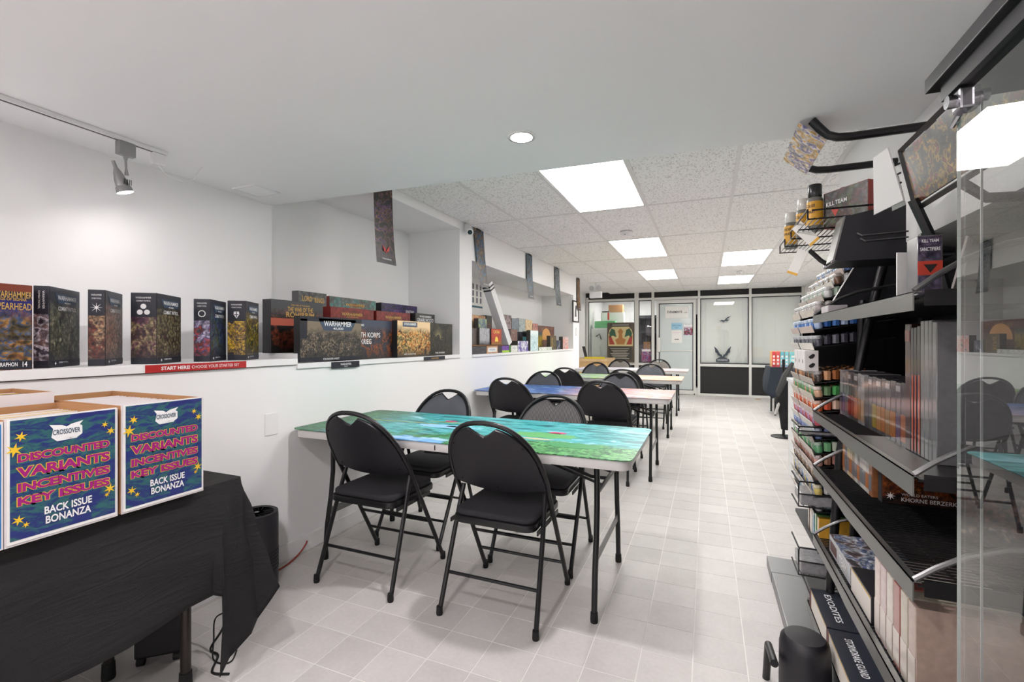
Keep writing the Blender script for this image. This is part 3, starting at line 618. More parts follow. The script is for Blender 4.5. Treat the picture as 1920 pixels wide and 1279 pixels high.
def banner_shape(o, face, cx, cz, bw, bh, m=None):
    pts = [(-bw/2, bh/2), (-bw*.42, -bh*.1), (-bw*.36, -bh/2), (bw*.36, -bh/2), (bw*.42, -bh*.1), (bw/2, bh/2)]
    if face == 'f': flat(o, pts, (cx, 0, cz), X, Zv, m or M_SLATE, 'title_banner', .0011)
    else: flat(o, pts, (0, cx, cz), (0, -1, 0), Zv, m or M_SLATE, 'title_banner', .0011)
Z1 = 1.157
def patrol(label, cx, cy, ang, d, w_, h, cols, scols, emblem, seed, vert=False):
    fa = art('set_front_%d' % seed, cols, 14, 70, .55, top=(48, 50, 60), bottom=(40, 36, 44), zr=(0, h), seed=seed)
    sa = art('set_side_%d' % seed, scols, 16, 75, .5, bottom=(36, 33, 42), zr=(0, h*.8), seed=seed+.5)
    o = gbox(label, (cx, cy, Z1), w_, d, h, R(90+ang), fa, side_art=sa, group='tall boxed miniature sets on the ledge',
      bands=[('s', d/2, h*.825, d-.004, h*.335, M_NAVY), ('f', w_/2, .015, w_-.004, .026, M_NAVY), ('s', d/2, .015, d-.004, .026, M_NAVY)])
    banner_shape(o, 'f', w_*.55, h*.865, w_*.8, h*.12)
    for s_, f_, x_, z_, tw, th in (('WARHAMMER', 'f', w_*.55, h*.875, w_*.62, h*.055), ('40,000', 'f', w_*.55, h*.815, w_*.2, h*.022), ('COMBAT PATROL', 'f', w_*.55, h*.74, w_*.6, h*.05)):
        text(o, s_, (x_, 0, z_), X, Zv, tw, th, M_TXTW, offset=.012, eps=.0024)
    text(o, 'COMBAT PATROL', (w_*.42, 0, .019), X, Zv, w_*.3, .006, M_TXTW, eps=.0024); flat(o, star(.007, 4), (w_*.16, 0, .016), X, Zv, M_TXTW, 'army_mark', .0024)
    if vert:
        text(o, 'WARHAMMER', (0, d*.35, h*.83), (0, 0, -1), (0, -1, 0), h*.22, d*.16, M_TXTW, eps=.0024); text(o, 'COMBAT PATROL', (0, d*.62, h*.83), (0, 0, -1), (0, -1, 0), h*.22, d*.13, M_TXTW, eps=.0024)
    else:
        text(o, 'WARHAMMER', (0, d/2, h*.93), (0, -1, 0), Zv, d*.6, h*.025, M_TXTW, eps=.0024); text(o, 'COMBAT PATROL', (0, d/2, h*.885), (0, -1, 0), Zv, d*.55, h*.02, M_TXTW, eps=.0024)
    sx = (0, -1, 0); c0 = (0, d/2, h*.765)
    if emblem == 'star':
        flat(o, star(.021, 8, .18), c0, sx, Zv, M_TXTW, 'emblem', .0024)
    elif emblem == 'skulls':
        for dx, dz in ((0, .014), (-.014, -.012), (.014, -.012)): flat(o, [(.0115*math.cos(2*PI*i/14), .0115*math.sin(2*PI*i/14)) for i in range(14)], (0, d/2-dx, h*.765+dz), sx, Zv, M_TXTW, 'emblem', .0024)
    elif emblem == 'ring':
        for i in range(16):
            a0, a1 = 2*PI*i/16, 2*PI*(i+1)/16; flat(o, [(.017*math.cos(a0), .017*math.sin(a0)), (.017*math.cos(a1), .017*math.sin(a1)), (.013*math.cos(a1), .013*math.sin(a1)), (.013*math.cos(a0), .013*math.sin(a0))], c0, sx, Zv, M_TXTW, 'emblem', .0024)
    elif emblem == 'shield':
        flat(o, [(-.012, .016), (.012, .016), (.014, .0), (.0, -.02), (-.014, .0)], c0, sx, Zv, M_TXTW, 'emblem', .0024); flat(o, rect(.004, .03), c0, sx, Zv, M_NAVY, 'emblem_bar', .0034); flat(o, rect(.022, .004), c0, sx, Zv, M_NAVY, 'emblem_bar', .0034)
    return o
gb = gbox('large boxed set with gold title and blue sky, leftmost on the ledge', (-2.27, .56, Z1), .33, .07, .305, R(90), art('lizard_art', [(40, 46, 60), (110, 90, 40), (60, 90, 130), (160, 120, 50), (120, 80, 60), (70, 70, 40)], 15, 60, .5, top=(34, 34, 110), zr=(0, .26), seed=3.), body=mat('rust_box_body', (120, 52, 32), .5), group='tall boxed miniature sets on the ledge',
    bands=[('f', .165, .29, .326, .026, mat('rust_print', (125, 55, 34), .5)), ('f', .165, .264, .326, .03, mat('dark_blue_print', (30, 30, 60), .5)), ('f', .165, .018, .326, .03, M_NAVY)],
    txt=[('WARHAMMER', 'f', .279, .268, .098, .022, M_TXTG), ('AGE OF SIGMAR', 'f', .276, .251, .075, .010, M_TXTG), ('SPEARHEAD', 'f', .279, .226, .096, .024, M_TXTG), ('SERAPHON', 'f', .262, .02, .055, .014, M_TXTW), ('14', 'f', .309, .02, .012, .018, M_TXTW)])
patrol('tall dark green boxed set with vertical lettering on its side, second on the ledge', -2.30, .950, 45, .047, .237, .312, [(30, 34, 34), (74, 76, 66), (112, 112, 92), (56, 58, 52), (150, 145, 120)], [(70, 64, 80), (150, 140, 150), (110, 80, 70), (200, 195, 205), (60, 55, 65)], None, 11, True)
patrol('tall reddish boxed set with an eight-pointed star emblem on the ledge', -2.30, 1.128, 47, .057, .20, .315, [(96, 56, 42), (150, 106, 84), (120, 84, 70), (165, 130, 110), (90, 60, 55)], [(60, 26, 26), (130, 60, 45), (90, 70, 60), (190, 150, 110), (50, 40, 45)], 'star', 12)
patrol('wide plum-coloured boxed set with three round skull emblems on the ledge', -2.27, 1.306, 35, .102, .223, .318, [(66, 36, 46), (96, 84, 60), (120, 112, 80), (70, 56, 48), (140, 130, 100)], [(70, 30, 60), (110, 70, 80), (150, 140, 100), (100, 70, 64), (60, 40, 50)], 'skulls', 13)
patrol('tall blue-violet boxed set with a white ring emblem on the ledge', -2.28, 1.557, 35, .075, .2, .312, [(24, 34, 48), (60, 62, 110), (50, 84, 100), (70, 80, 70), (40, 46, 50)], [(110, 100, 150), (190, 180, 205), (60, 70, 120), (170, 60, 50), (70, 66, 80)], 'ring', 14)
patrol('tall yellow and black boxed set with a shield emblem, rightmost on the ledge', -2.27, 1.742, 33, .09, .19, .318, [(60, 58, 40), (150, 130, 40), (90, 84, 50), (60, 60, 66), (170, 150, 60)], [(34, 34, 60), (200, 160, 30), (60, 50, 70), (220, 180, 40), (90, 60, 40)], 'shield', 15)
rs = tag(MB().box(XW+.0145, XW+.017, 1.229, 1.701, 1.122, 1.156).build('ledge_sign', mat('sign_red', (178, 30, 30), .4)), 'long red sign strip on the ledge edge under the boxed sets', 'sign')
text(rs, 'START HERE!', (XW+.0172, 1.353, 1.139), Yv, Zv, .122, .015, M_TXTW, offset=.03); text(rs, 'CHOOSE YOUR STARTER SET', (XW+.0172, 1.542, 1.139), Yv, Zv, .238, .0145, M_TXTW)
# second niche
Z2 = 1.128
GR2 = 'flat boxed games in the first niche'
def nb(label, x, y0, y1, z0, z1, front, d=.06, body=None, **k): return gbox(label, (x, y0, z0), y1-y0, d, z1-z0, R(90), front, body=body, group=GR2, **k)
w_, h = .52, .27
o = nb('front boxed battle set with large white title on a slate banner', -2.222, 2.055, 2.588, 1.134, 1.411, art('host_art', [(40, 38, 36), (92, 84, 74), (60, 56, 52), (140, 124, 104), (30, 30, 32)], 14, 80, .55, top=(130, 116, 98), bottom=(36, 34, 34), zr=(0, .24), seed=21.), d=.05,
  bands=[('f', .2665, .262, .53, .03, M_NAVY), ('f', .028, .2, .052, .12, M_NAVY), ('f', .2665, .014, .53, .024, M_NAVY)],
  txt=[('WARHAMMER', 'f', .31, .237, .245, .032, M_TXTW), ('40,000', 'f', .31, .205, .09, .016, M_TXTW), ('CRUSADER HOST', 'f', .25, .013, .14, .011, M_TXTW)])
banner_shape(o, 'f', .31, .23, .34, .075)
o = nb('dark boxed set with white block lettering, partly behind the battle set', -2.274, 2.40, 2.995, 1.129, 1.415, art('krieg_art', [(34, 38, 52), (60, 60, 72), (46, 40, 46), (150, 84, 44), (24, 24, 30)], 9, 60, .35, top=(62, 70, 88), bottom=(36, 30, 32), zr=(0, .28), seed=22.), d=.05,
  txt=[('DEATH KORPS', 'f', .297, .175, .31, .036, M_TXTW), ('OF KRIEG', 'f', .262, .127, .18, .036, M_TXTW), ('WARHAMMER', 'f', .225, .245, .10, .016, M_TXTW)])
o = nb('fiery orange boxed set with green figures, third in the front row', -2.226, 3.0, 3.47, 1.129, 1.423, art('orc_art', [(40, 40, 34), (190, 120, 40), (235, 190, 120), (90, 100, 50), (120, 60, 30), (225, 160, 70)], 9, 60, .4, top=(235, 205, 160), bottom=(42, 40, 36), zr=(0, .29), seed=23.), d=.05,
  bands=[('f', .17, .265, .2, .04, M_SLATE)], txt=[('WARHAMMER', 'f', .17, .268, .17, .022, M_TXTW), ('BEAST SNAGGA ORKS', 'f', .17, .025, .16, .010, M_TXTW)])
nid = nb('dark olive boxed set with a fan of pale quills, rightmost of the front row', -2.241, 3.48, 3.879, 1.129, 1.42, art('nid_art', [(22, 22, 20), (40, 40, 30), (62, 58, 40), (26, 24, 22)], 10, 50, .4, seed=24.), d=.05, txt=[('THE SWARM', 'f', .17, .025, .16, .014, M_TXTW)])
for i in range(14):
    a = R(-20+i*13); flat(nid, [(.03*math.cos(a), .055*math.cos(a+1.57)*0+.03*math.sin(a)), (.03*math.cos(a+.2), .03*math.sin(a+.2)), (.09*math.cos(a+.12), .105*math.sin(a+.12))], (.14, 0, .16), X, Zv, mat('quill_print', (150, 140, 105), .5), 'quill_print', .0012)
o = nb('large dark boxed game with an orange sunset band, leftmost in the niche', -2.395, 2.0, 2.41, 1.187, 1.512, art('rohan_art', [(20, 18, 18), (34, 26, 24), (120, 60, 40), (24, 22, 22)], 8, 50, .35, top=(66, 68, 72), bottom=(16, 14, 14), zr=(0, .32), seed=25.), d=.07,
  bands=[('f', .2, .19, .4, .045, mat('sunset_print', (170, 82, 58), .5))], txt=[('THE WAR OF THE', 'f', .22, .272, .2, .028, M_TXTG), ('ROHIRRIM', 'f', .22, .238, .22, .032, M_TXTG), ('THE LORD OF THE RINGS', 'f', .22, .298, .15, .009, M_TXTG)])
M_GREYB = mat('grey_box_body', (84, 86, 86), .5); M_REDB = mat('maroon_box_body', (122, 34, 32), .5)
gg = art('grey_cover', [(70, 72, 72), (96, 98, 98), (84, 86, 84)], 8, 40, .4, seed=26.)
o = nb('large grey boxed game with gold lettering standing behind the sunset box', -2.55, 2.345, 2.60, Z2, 1.602, gg, d=.06, body=M_GREYB, txt=[('LORD', 'f', .075, .425, .085, .034, M_TXTG), ('RINGS', 'f', .185, .42, .085, .034, M_TXTG), ('OF THE', 'f', .13, .432, .025, .012, M_TXTG)])
def sig(o, cx, cz, tw): text(o, 'WARHAMMER', (cx, 0, cz), X, Zv, tw, .022, M_TXTG, offset=.015, eps=.0022); text(o, 'AGE OF SIGMAR', (cx, 0, cz-.02), X, Zv, tw*.6, .008, M_TXTG, eps=.0022); flat(o, [(-tw*.6, 0), (0, .014), (tw*.6, 0), (0, -.014)], (cx, 0, cz), X, Zv, mat('rust_print2', (96, 44, 34), .5), 'crest_plate', .0011)
sig(nb('grey and teal boxed set with maroon end, upright at the back of the niche', -2.62, 2.70, 3.233, Z2, 1.6, art('teal_cover', [(86, 92, 88), (104, 110, 106), (70, 130, 124), (92, 96, 92)], 6, 40, .3, seed=27.), d=.09, body=M_REDB), .28, .42, .22)
red = art('red_cover', [(122, 34, 32), (140, 44, 38), (108, 30, 30)], 8, 40, .3, seed=28.)
sig(nb('left maroon boxed set in the middle row of the niche', -2.45, 2.534, 2.997, Z2, 1.505, red, d=.07, body=M_REDB), .22, .33, .22)
sig(nb('right maroon boxed set in the middle row of the niche', -2.45, 3.03, 3.492, Z2, 1.505, red, d=.07, body=M_REDB), .22, .33, .22)
nb('dark blue-violet boxed set at the back right of the niche', -2.62, 3.305, 3.849, Z2, 1.597, art('violet_cover', [(24, 24, 44), (66, 46, 110), (40, 34, 70), (110, 70, 140)], 9, 50, .4, seed=29.), d=.07, body=mat('dark_teal_body', (22, 34, 42), .5), txt=[('LEVIATHAN', 'f', .42, .41, .13, .026, M_TXTW)])
nb('dark boxed game with white title behind the quill box', -2.42, 3.53, 3.851, Z2, 1.513, art('gnarl_cover', [(40, 44, 44), (60, 64, 62), (50, 52, 52)], 8, 40, .3, seed=30.), d=.06, txt=[('GNARLWOOD', 'f', .16, .325, .27, .034, M_TXTW), ('WARHAMMER', 'f', .16, .358, .2, .018, M_TXTW)])
c1 = tag(MB().box(XW+.0125, XW+.0145, 2.30, 2.56, 1.082, 1.124).build('shelf_card', M_NAVY), 'dark slate shelf card under the battle set', 'sign'); text(c1, 'WARHAMMER', (XW+.0147, 2.43, 1.107), Yv, Zv, .1, .014, M_TXTW); text(c1, '40,000', (XW+.0147, 2.43, 1.092), Yv, Zv, .035, .007, M_TXTW)
c2 = tag(MB().box(XW+.0125, XW+.0145, 3.355, 3.70, 1.092, 1.124).build('shelf_card', M_NAVY), 'dark shelf card with gold lettering under the quill box', 'sign'); text(c2, 'WARHAMMER', (XW+.0147, 3.53, 1.108), Yv, Zv, .12, .014, M_TXTG)
# third niche: small board games
Z3 = 1.119
GR3 = 'board games in the second niche'
def sg(label, x, y0, y1, z0, z1, cols, d=.06, txt=(), seed=0., top=None, bottom=None, body=None, fm=.16):
    return gbox(label, (x, y0, z0), y1-y0, d, z1-z0, R(90), art('game_art_%s' % int(seed*10), cols, 12, 55, fm, top=top, bottom=bottom, zr=(0, z1-z0), seed=seed), body=body or mat('game_body', (70, 66, 62), .5), group=GR3, txt=txt)
sg('flat charcoal game box at the left end of the second niche', -2.25, 4.292, 4.633, Z3, 1.203, [(62, 62, 66), (74, 74, 78)], .25, seed=40)
o = sg('flat tan game box with a white label, lying in the second niche', -2.25, 4.642, 4.949, Z3, 1.205, [(190, 140, 100), (205, 160, 120)], .25, seed=41); flat(o, rect(.24, .05), (.155, 0, .042), X, Zv, M_PAPER, 'label_panel', .0012); text(o, 'WINGSPAN', (.155, 0, .042), X, Zv, .15, .02, MATS['blue_ink'], eps=.0022)
sg('narrow dark navy game box lying beside the tan box', -2.25, 4.957, 5.058, Z3, 1.205, [(36, 34, 50), (60, 50, 60)], .25, seed=42)
o = sg('purple and lime game box under the leaning white carton', -2.25, 5.063, 5.278, Z3, 1.205, [(112, 66, 160), (125, 75, 170)], .13, seed=43); flat(o, rect(.21, .026), (.107, 0, .016), X, Zv, mat('lime_print', (165, 205, 60), .5), 'lime_band', .0012)
sg('thin bright green game box beside the purple one', -2.25, 5.282, 5.331, Z3, 1.21, [(60, 130, 30), (80, 150, 40)], .13, seed=44)
o = sg('flat white game box in the front row of the second niche', -2.25, 5.339, 5.561, Z3, 1.205, [(225, 228, 220), (235, 236, 230)], .12, seed=45); text(o, 'AZUL', (.11, 0, .05), X, Zv, .1, .015, MATS['blue_ink'], eps=.0022)
sg('white and violet patterned game box in the front row', -2.25, 5.566, 5.945, Z3, 1.262, [(220, 218, 225), (230, 230, 235), (110, 95, 170), (90, 80, 160)], .12, seed=46, fm=.08)
sg('dark teal upright game box beside the violet one', -2.33, 5.95, 6.08, Z3, 1.32, [(40, 90, 100), (60, 120, 130)], .06, seed=47)
sg('tall pale blue watercolour game box in the front row', -2.27, 6.086, 6.413, Z3, 1.411, [(170, 210, 218), (205, 228, 232), (225, 238, 240), (150, 190, 200)], .06, seed=48, top=(232, 242, 244))
sg('low white game box lying flat with green and blue pictures', -2.27, 6.429, 7.06, Z3, 1.168, [(230, 230, 226), (235, 234, 230), (120, 160, 110), (236, 235, 232)], .15, seed=49)
sg('olive landscape game box standing behind the flat white one', -2.44, 6.72, 7.1, Z3, 1.406, [(150, 130, 60), (190, 165, 70), (110, 100, 60)], .06, seed=50, top=(70, 78, 74))
o = sg('large maroon game box with a golden sun, right end of the second niche', -2.56, 7.15, 8.1, Z3, 1.518, [(90, 40, 40), (130, 70, 50), (70, 40, 46), (170, 120, 70)], .06, seed=51, bottom=(60, 44, 34)); flat(o, [(.26*math.cos(PI*i/14), .2*math.sin(PI*i/14)) for i in range(15)], (.5, 0, .16), X, Zv, mat('sun_gold', (225, 165, 95), .5), 'sun_print', .0012)
o = sg('black and gold upright game box in front of the maroon one', -2.3, 7.07, 7.395, Z3, 1.344, [(40, 36, 32), (110, 95, 60), (50, 46, 44)], .06, seed=52); text(o, 'RUNE', (.1, 0, .12), (0, 0, 1), (-1, 0, 0), .15, .08, M_TXTG, eps=.0022)
sg('slate blue small game box before the maroon one', -2.3, 7.41, 7.63, Z3, 1.27, [(50, 56, 76), (70, 76, 96), (200, 200, 205)], .06, seed=53)
sg('red and white game box, last at the right end of the second niche', -2.26, 7.642, 7.975, Z3, 1.334, [(228, 220, 216), (220, 90, 60), (230, 225, 220), (90, 96, 110)], .07, seed=54, fm=.08)
bp = tag(MB().box(-2.75, -2.27, 4.29, 5.17, 1.206, 1.217).build('brown_board', mat('brown_board', (134, 84, 42), .6), bevel=.002), 'thin brown board lying across the flat game boxes', 'board')
o = sg('red and gold settlers game box with a yellow sun below the title', -2.3, 4.874, 5.161, 1.218, 1.405, [(190, 60, 40), (205, 80, 50), (180, 50, 40)], .07, seed=55, bottom=(150, 120, 50)); text(o, 'CATAN', (.143, 0, .148), X, Zv, .17, .036, mat('catan_gold', (245, 210, 110), .5), offset=.02, eps=.0022); flat(o, [(.045*math.cos(PI*i/12), .06*math.sin(PI*i/12)) for i in range(13)], (.143, 0, .035), X, Zv, mat('sun_yellow', (250, 220, 90), .5), 'sun_print', .0012)
sg('pale grey game box with a dark figure, left of the red settlers box', -2.3, 4.571, 4.828, 1.218, 1.405, [(170, 170, 174), (195, 195, 198), (150, 150, 156)], .08, seed=56, bottom=(60, 60, 76))
sg('brown-grey game box at the far left, on the brown board', -2.33, 4.40, 4.565, 1.218, 1.4, [(90, 80, 76), (110, 100, 94)], .08, seed=57)
sg('small blue-grey game box with a glowing green light', -2.4, 4.743, 4.961, 1.406, 1.52, [(100, 118, 134), (130, 145, 155), (180, 200, 120), (90, 100, 110)], .06, seed=58)
sg('cream and pink game box on top at the left of the second niche', -2.5, 4.70, 5.13, 1.4, 1.565, [(235, 215, 160), (225, 190, 140), (220, 120, 90), (240, 225, 185)], .09, seed=59)
sg('dark brown upright game box behind the red settlers box', -2.5, 5.158, 5.315, 1.218, 1.577, [(80, 44, 30), (100, 56, 40)], .09, seed=60, top=(40, 40, 38))
for i, (y0, y1, z1, cols, lab) in enumerate(((5.60, 5.953, 1.614, [(110, 96, 100), (180, 160, 160), (130, 110, 110), (70, 60, 60)], 'dusky pink mountain-scene game box on the back row'), (5.965, 6.22, 1.579, [(110, 118, 126), (140, 150, 158), (70, 80, 96)], 'grey-blue game box on the back row'),
      (6.225, 6.485, 1.587, [(160, 170, 168), (190, 200, 198), (120, 130, 140)], 'pale figures game box on the back row'), (6.49, 6.79, 1.582, [(220, 195, 150), (235, 215, 175), (200, 150, 90)], 'sandy orange game box on the back row'), (6.80, 7.047, 1.536, [(200, 120, 105), (215, 150, 135), (130, 90, 90)], 'salmon game box, right end of the back row'))):
    sg(lab, -2.5, y0, y1, Z3, z1, cols, .06, seed=61+i)
for i, (y0, y1, z0, z1, cols, lab) in enumerate(((5.42, 5.64, Z3, 1.409, [(60, 52, 50), (90, 70, 64)], 'dark brown game box in the middle row beside the leaning carton'), (5.645, 5.875, Z3, 1.416, [(150, 120, 110), (120, 90, 84), (170, 140, 128)], 'muted rose game box in the middle row'),
      (5.877, 5.988, Z3, 1.384, [(30, 32, 44), (44, 46, 60)], 'narrow black-blue game box in the middle row'), (5.992, 6.19, Z3, 1.386, [(34, 38, 48), (60, 64, 72), (40, 44, 54)], 'charcoal game box in the middle row'), (6.195, 6.42, Z3, 1.40, [(110, 112, 124), (140, 140, 150), (120, 80, 90)], 'lavender grey game box in the middle row'))):
    sg(lab, -2.38, y0, y1, z0, z1, cols, .05, seed=66+i)
# leaning white carton
ca, cb = Vector((-2.31, 5.36, 1.22)), Vector((-2.40, 4.97, 1.94)); ax = (cb-ca).normalized(); sx_ = Vector((.05, .85, .5)); sx_ = (sx_-ax*sx_.dot(ax)).normalized(); sy_ = ax.cross(sx_)
mx = Matrix(((sx_.x, sy_.x, ax.x, ca.x), (sx_.y, sy_.y, ax.y, ca.y), (sx_.z, sy_.z, ax.z, ca.z), (0, 0, 0, 1)))
o = MB().box(-.05, .05, -.05, .05, 0, .83, mx).build('mailing_carton', mat('carton_white', (222, 222, 222), .6), bevel=.002); tag(o, 'long white carton leaning diagonally across the second niche', 'carton')
for q in (.74, .78): MB().box(-.051, .051, -.051, .051, q, q+.018, mx).build('tape_band', M_TXTK, o)
cal = tag(MB().box(XN2+.001, XN2+.004, 5.345, 5.735, 1.60, 2.07).build('wall_calendar', M_PAPER), 'white event calendar sheet on the back of the second niche', 'poster')
for i in range(3):
    for j in range(3): flat(cal, rect(.05, .07), (XN2+.004, 5.43+i*.11, 1.80+j*.09), Yv, Zv, mat('grey_ink', (120, 124, 130), .6), 'text_block', .0004)
flat(cal, rect(.33, .025), (XN2+.004, 5.54, 1.715), Yv, Zv, mat('teal_ink', (60, 100, 115), .6), 'teal_bar', .0004)
# ------------------------------------------------------------------ hanging banners
def banner(label, y0, z1, cols, sw, seed, hgt=.6, wd=.225, mark=None, xo=-2.212):
    t = thing('hanging_banner', label, 'banner', (xo, y0, z1), group='dark art banners hung along the wall')
    n = 14; vs = []; fs = []
    for side in (0, .0012):
        for i in range(n+1):
            q = i/n; a = q*q*q
            for j in range(5):
                e = j/4; vs.append((a*(.015+.01*e)+side+.006*math.sin(PI*e)*q, sw*q+wd*e*(1-.22*q*(sw > .1)), -hgt*q))
    m_ = n+1
    for s_ in (0, 1):
        o = s_*m_*5
        for i in range(n):
            for j in range(4): fs.append((o+i*5+j, o+i*5+j+1, o+(i+1)*5+j+1, o+(i+1)*5+j))
    h_ = m_*5
    for i in range(n):
        for j in (0, 4): fs.append((i*5+j, (i+1)*5+j, h_+(i+1)*5+j, h_+i*5+j))
    for i in (0, n):
        for j in range(4): fs.append((i*5+j, i*5+j+1, h_+i*5+j+1, h_+i*5+j))
    mb = MB(); mb.add(vs, fs); mb.build('printed_sheet', art('banner_art_%d' % seed, cols, 9, 34, .4, bottom=(38, 38, 42), zr=(-hgt, 0), seed=seed, rough=.4, warp=2.), t, smooth=True)
    MB().box(.0, .006, .06, .16, -.01, .004).build('tape_tab', M_RUBBER, t)
    e = .085; zz = -hgt*.82
    if mark:
        flat(t, [(-.04, .03), (-.01, .0), (0, -.02), (.01, .0), (.04, .03), (.025, -.02), (.012, -.012), (0, -.03), (-.012, -.012), (-.025, -.02)], (.022, sw*.8+wd*.48, zz), Yv, Zv, mark, 'emblem', 0, .001)
    text(t, 'WARHAMMER', (.028, sw*.94+wd*.45, -hgt*.945), Yv, Zv, .11, .012, M_TXTW, eps=.004)
banner('black art banner with a red winged mark, hung over the first niche', 2.70, 2.432, [(14, 13, 14), (36, 28, 26), (22, 20, 22), (120, 84, 50), (80, 50, 100), (18, 17, 18)], .02, 81, .60, .215, mat('emblem_red', (190, 40, 34), .5))
banner('blue figure art banner beside the security camera', 4.262, 2.432, [(12, 16, 22), (40, 96, 136), (22, 40, 58), (130, 100, 60), (14, 18, 26)], .13, 82, .6, .225)
banner('dark to pale blue art banner over the middle of the second niche', 5.785, 2.430, [(14, 17, 22), (44, 90, 120), (70, 100, 122), (96, 70, 50), (24, 32, 40)], .02, 83, .6, .215)
banner('grey skeletal art banner over the right part of the second niche', 7.035, 2.428, [(36, 40, 46), (120, 130, 138), (60, 70, 78), (150, 155, 158), (40, 70, 90)], .04, 84, .6, .24)
banner('narrow brown and gold art banner at the far end of the wall', 8.40, 2.428, [(40, 32, 26), (130, 90, 50), (70, 54, 40), (170, 130, 80)], .0, 85, .6, .2)
scam = thing('security_camera', 'small white bullet security camera on the pier between the niches', 'camera', (-2.228, 4.12, 2.375))
MB().box(0, .03, -.03, .03, -.02, .05).build('mount', M_WHITE, scam, bevel=.005)
d = Vector((.5, -.72, -.42)).normalized(); p0 = Vector((.03, .01, .0))
MB().tube([p0-d*.02, p0, p0+d*.10, p0+d*.112], .034, 18, rs=[.02, .034, .036, .034]).build('barrel', M_WHITE, scam, smooth=True); MB().tube([p0+d*.112, p0+d*.114], .023, 18).build('face_ring', M_BLACK, scam); MB().tube([p0+d*.114, p0+d*.117], .013, 14).build('lens', mat('lens_glass', (60, 60, 70), .1), scam)
fp = thing('framed_picture', 'small black-framed picture on the end pier of the wall', 'picture', (XW, 8.335, 1.80)); fr = MB()
for q in ((-.2, .2, .175, .195), (-.2, .2, -.195, -.175), (-.2, -.18, -.175, .175), (.18, .2, -.175, .175)): fr.box(0, .02, q[0], q[1], q[2], q[3])
fr.build('frame', M_BLACK, fp); MB().box(.001, .008, -.18, .18, -.175, .175).build('print', M_PAPER, fp); flat(fp, [(-.06, -.1), (.07, -.09), (.04, .02), (.08, .1), (.0, .12), (-.05, .02)], (.008, 0, 0), Yv, Zv, mat('grey_figure', (90, 92, 96), .6), 'drawing', .0003)
tag(MB().box(XW, XW+.02, 8.36, 8.44, 1.36, 1.50).build('wall_thermostat', M_WHITE, bevel=.008), 'small white thermostat below the framed picture', 'thermostat')
em = thing('emergency_light', 'white emergency light with round lamp heads at the far end of the wall', 'emergency light', (-2.05, 9.25, 2.12))
MB().box(-.12, .12, -.05, .05, 0, .13).build('battery_box', M_WHITE, em, bevel=.01); MB().box(-.02, .02, -.02, .02, .13, ZC-2.12-.003).build('mount_stem', M_WHITE, em)
for s_ in (-1, 1): MB().tube([(s_*.07, -.02, .2), (s_*.07, -.07, .19)], .05, 16, rs=[.03, .052]).build('lamp_head', mat('lamp_grey', (190, 192, 192), .3), em, smooth=True)
tag(MB().box(XW, XW+.005, 1.823, 1.909, .739, .859).build('wall_plate', M_WHITE, bevel=.002), 'blank white wall plate left of the nearest table', 'wall plate')
# ------------------------------------------------------------------ table of comic boxes with black cloth
ct = thing('covered_table', 'table under the black cloth, only its dark legs showing', 'table', (0, 0, 0))
MB().box(-2.215, -1.645, -.55, 1.225, .715, .738).build('tabletop', mat('dark_top', (60, 58, 56), .6), ct)
for x, y in ((-1.745, 1.10), (-2.06, 1.02), (-1.745, -.4), (-2.06, -.4)):
    lo = MB().tube([(x, y, .02), (x, y, .716)], .017, 12).build('leg', mat('dark_bronze', (58, 52, 50), .35, .6), ct, smooth=True); MB().lathe([(.021, 0), (.022, .01), (.02, .06)], (x, y, 0), 12).build('foot_cap', M_RUBBER, lo, smooth=True)
cl = MB()
per = []   # (top x, top y, hem x, hem y, hem z)
xs_f, ye = -1.635, 1.238
for i in range(20):
    y = -.6+i*(1.70)/19; per.append((xs_f, y, xs_f+.05+.018*math.sin(y*17), y+.0, .358+.012*math.sin(y*7)))
per += [(xs_f, 1.16, -1.548, 1.105, .372), (xs_f, 1.19, -1.556, 1.10, .24), (xs_f, 1.215, -1.565, 1.105, .085), (xs_f, 1.228, -1.572, 1.15, .125), (xs_f-.004, 1.236, -1.562, 1.215, .175), (xs_f-.010, 1.238, -1.575, 1.255, .205), (xs_f-.016, 1.238, -1.535, 1.285, .262), (xs_f-.03, ye, -1.513, 1.302, .318), (xs_f-.06, ye, -1.60, 1.325, .36), (-1.78, ye, -1.75, 1.31, .37), (-1.9, ye, -1.9, 1.325, .375), (-2.05, ye, -2.05, 1.31, .37), (-2.2, ye, -2.19, 1.32, .37)]
nr = 16; vs = []; fs = []
for k, (tx, ty, hx, hy, hz) in enumerate(per):
    for r_ in range(nr+1):
        q = r_/nr; e = q**.85
        wv = .006*math.sin(k*1.9+r_*.35)*q+.004*math.sin(k*.9-r_*.9)*q*(1-q)*4
        z = .7435+(hz-.7435)*q
        vs.append((tx+(hx-tx)*e+wv, ty+(hy-ty)*e+wv*.6, z+.0*wv))
n_ = nr+1
for k in range(len(per)-1):
    for r_ in range(nr): fs.append((k*n_+r_, (k+1)*n_+r_, (k+1)*n_+r_+1, k*n_+r_+1))
top = [k*n_ for k in range(len(per))]; b0 = len(vs); vs += [(-2.2, -.6, .7435)]; fs.append(tuple(top)+(b0,))
cl.add(vs, fs); co = cl.build('tablecloth', M_CLOTH, smooth=True); sm = co.modifiers.new('s', 'SOLIDIFY'); sm.thickness = .002; sm.offset = -1
tag(co, 'black cloth draped over the table of comic boxes, corner hanging in a point', 'tablecloth')
M_SIGN = art('comic_sign_art', [(44, 52, 116), (46, 58, 118), (56, 108, 104), (44, 50, 114), (50, 90, 108)], 4, 40, .04, rough=.3, seed=5., stretch=(1, 1, 2.6), warp=2.)
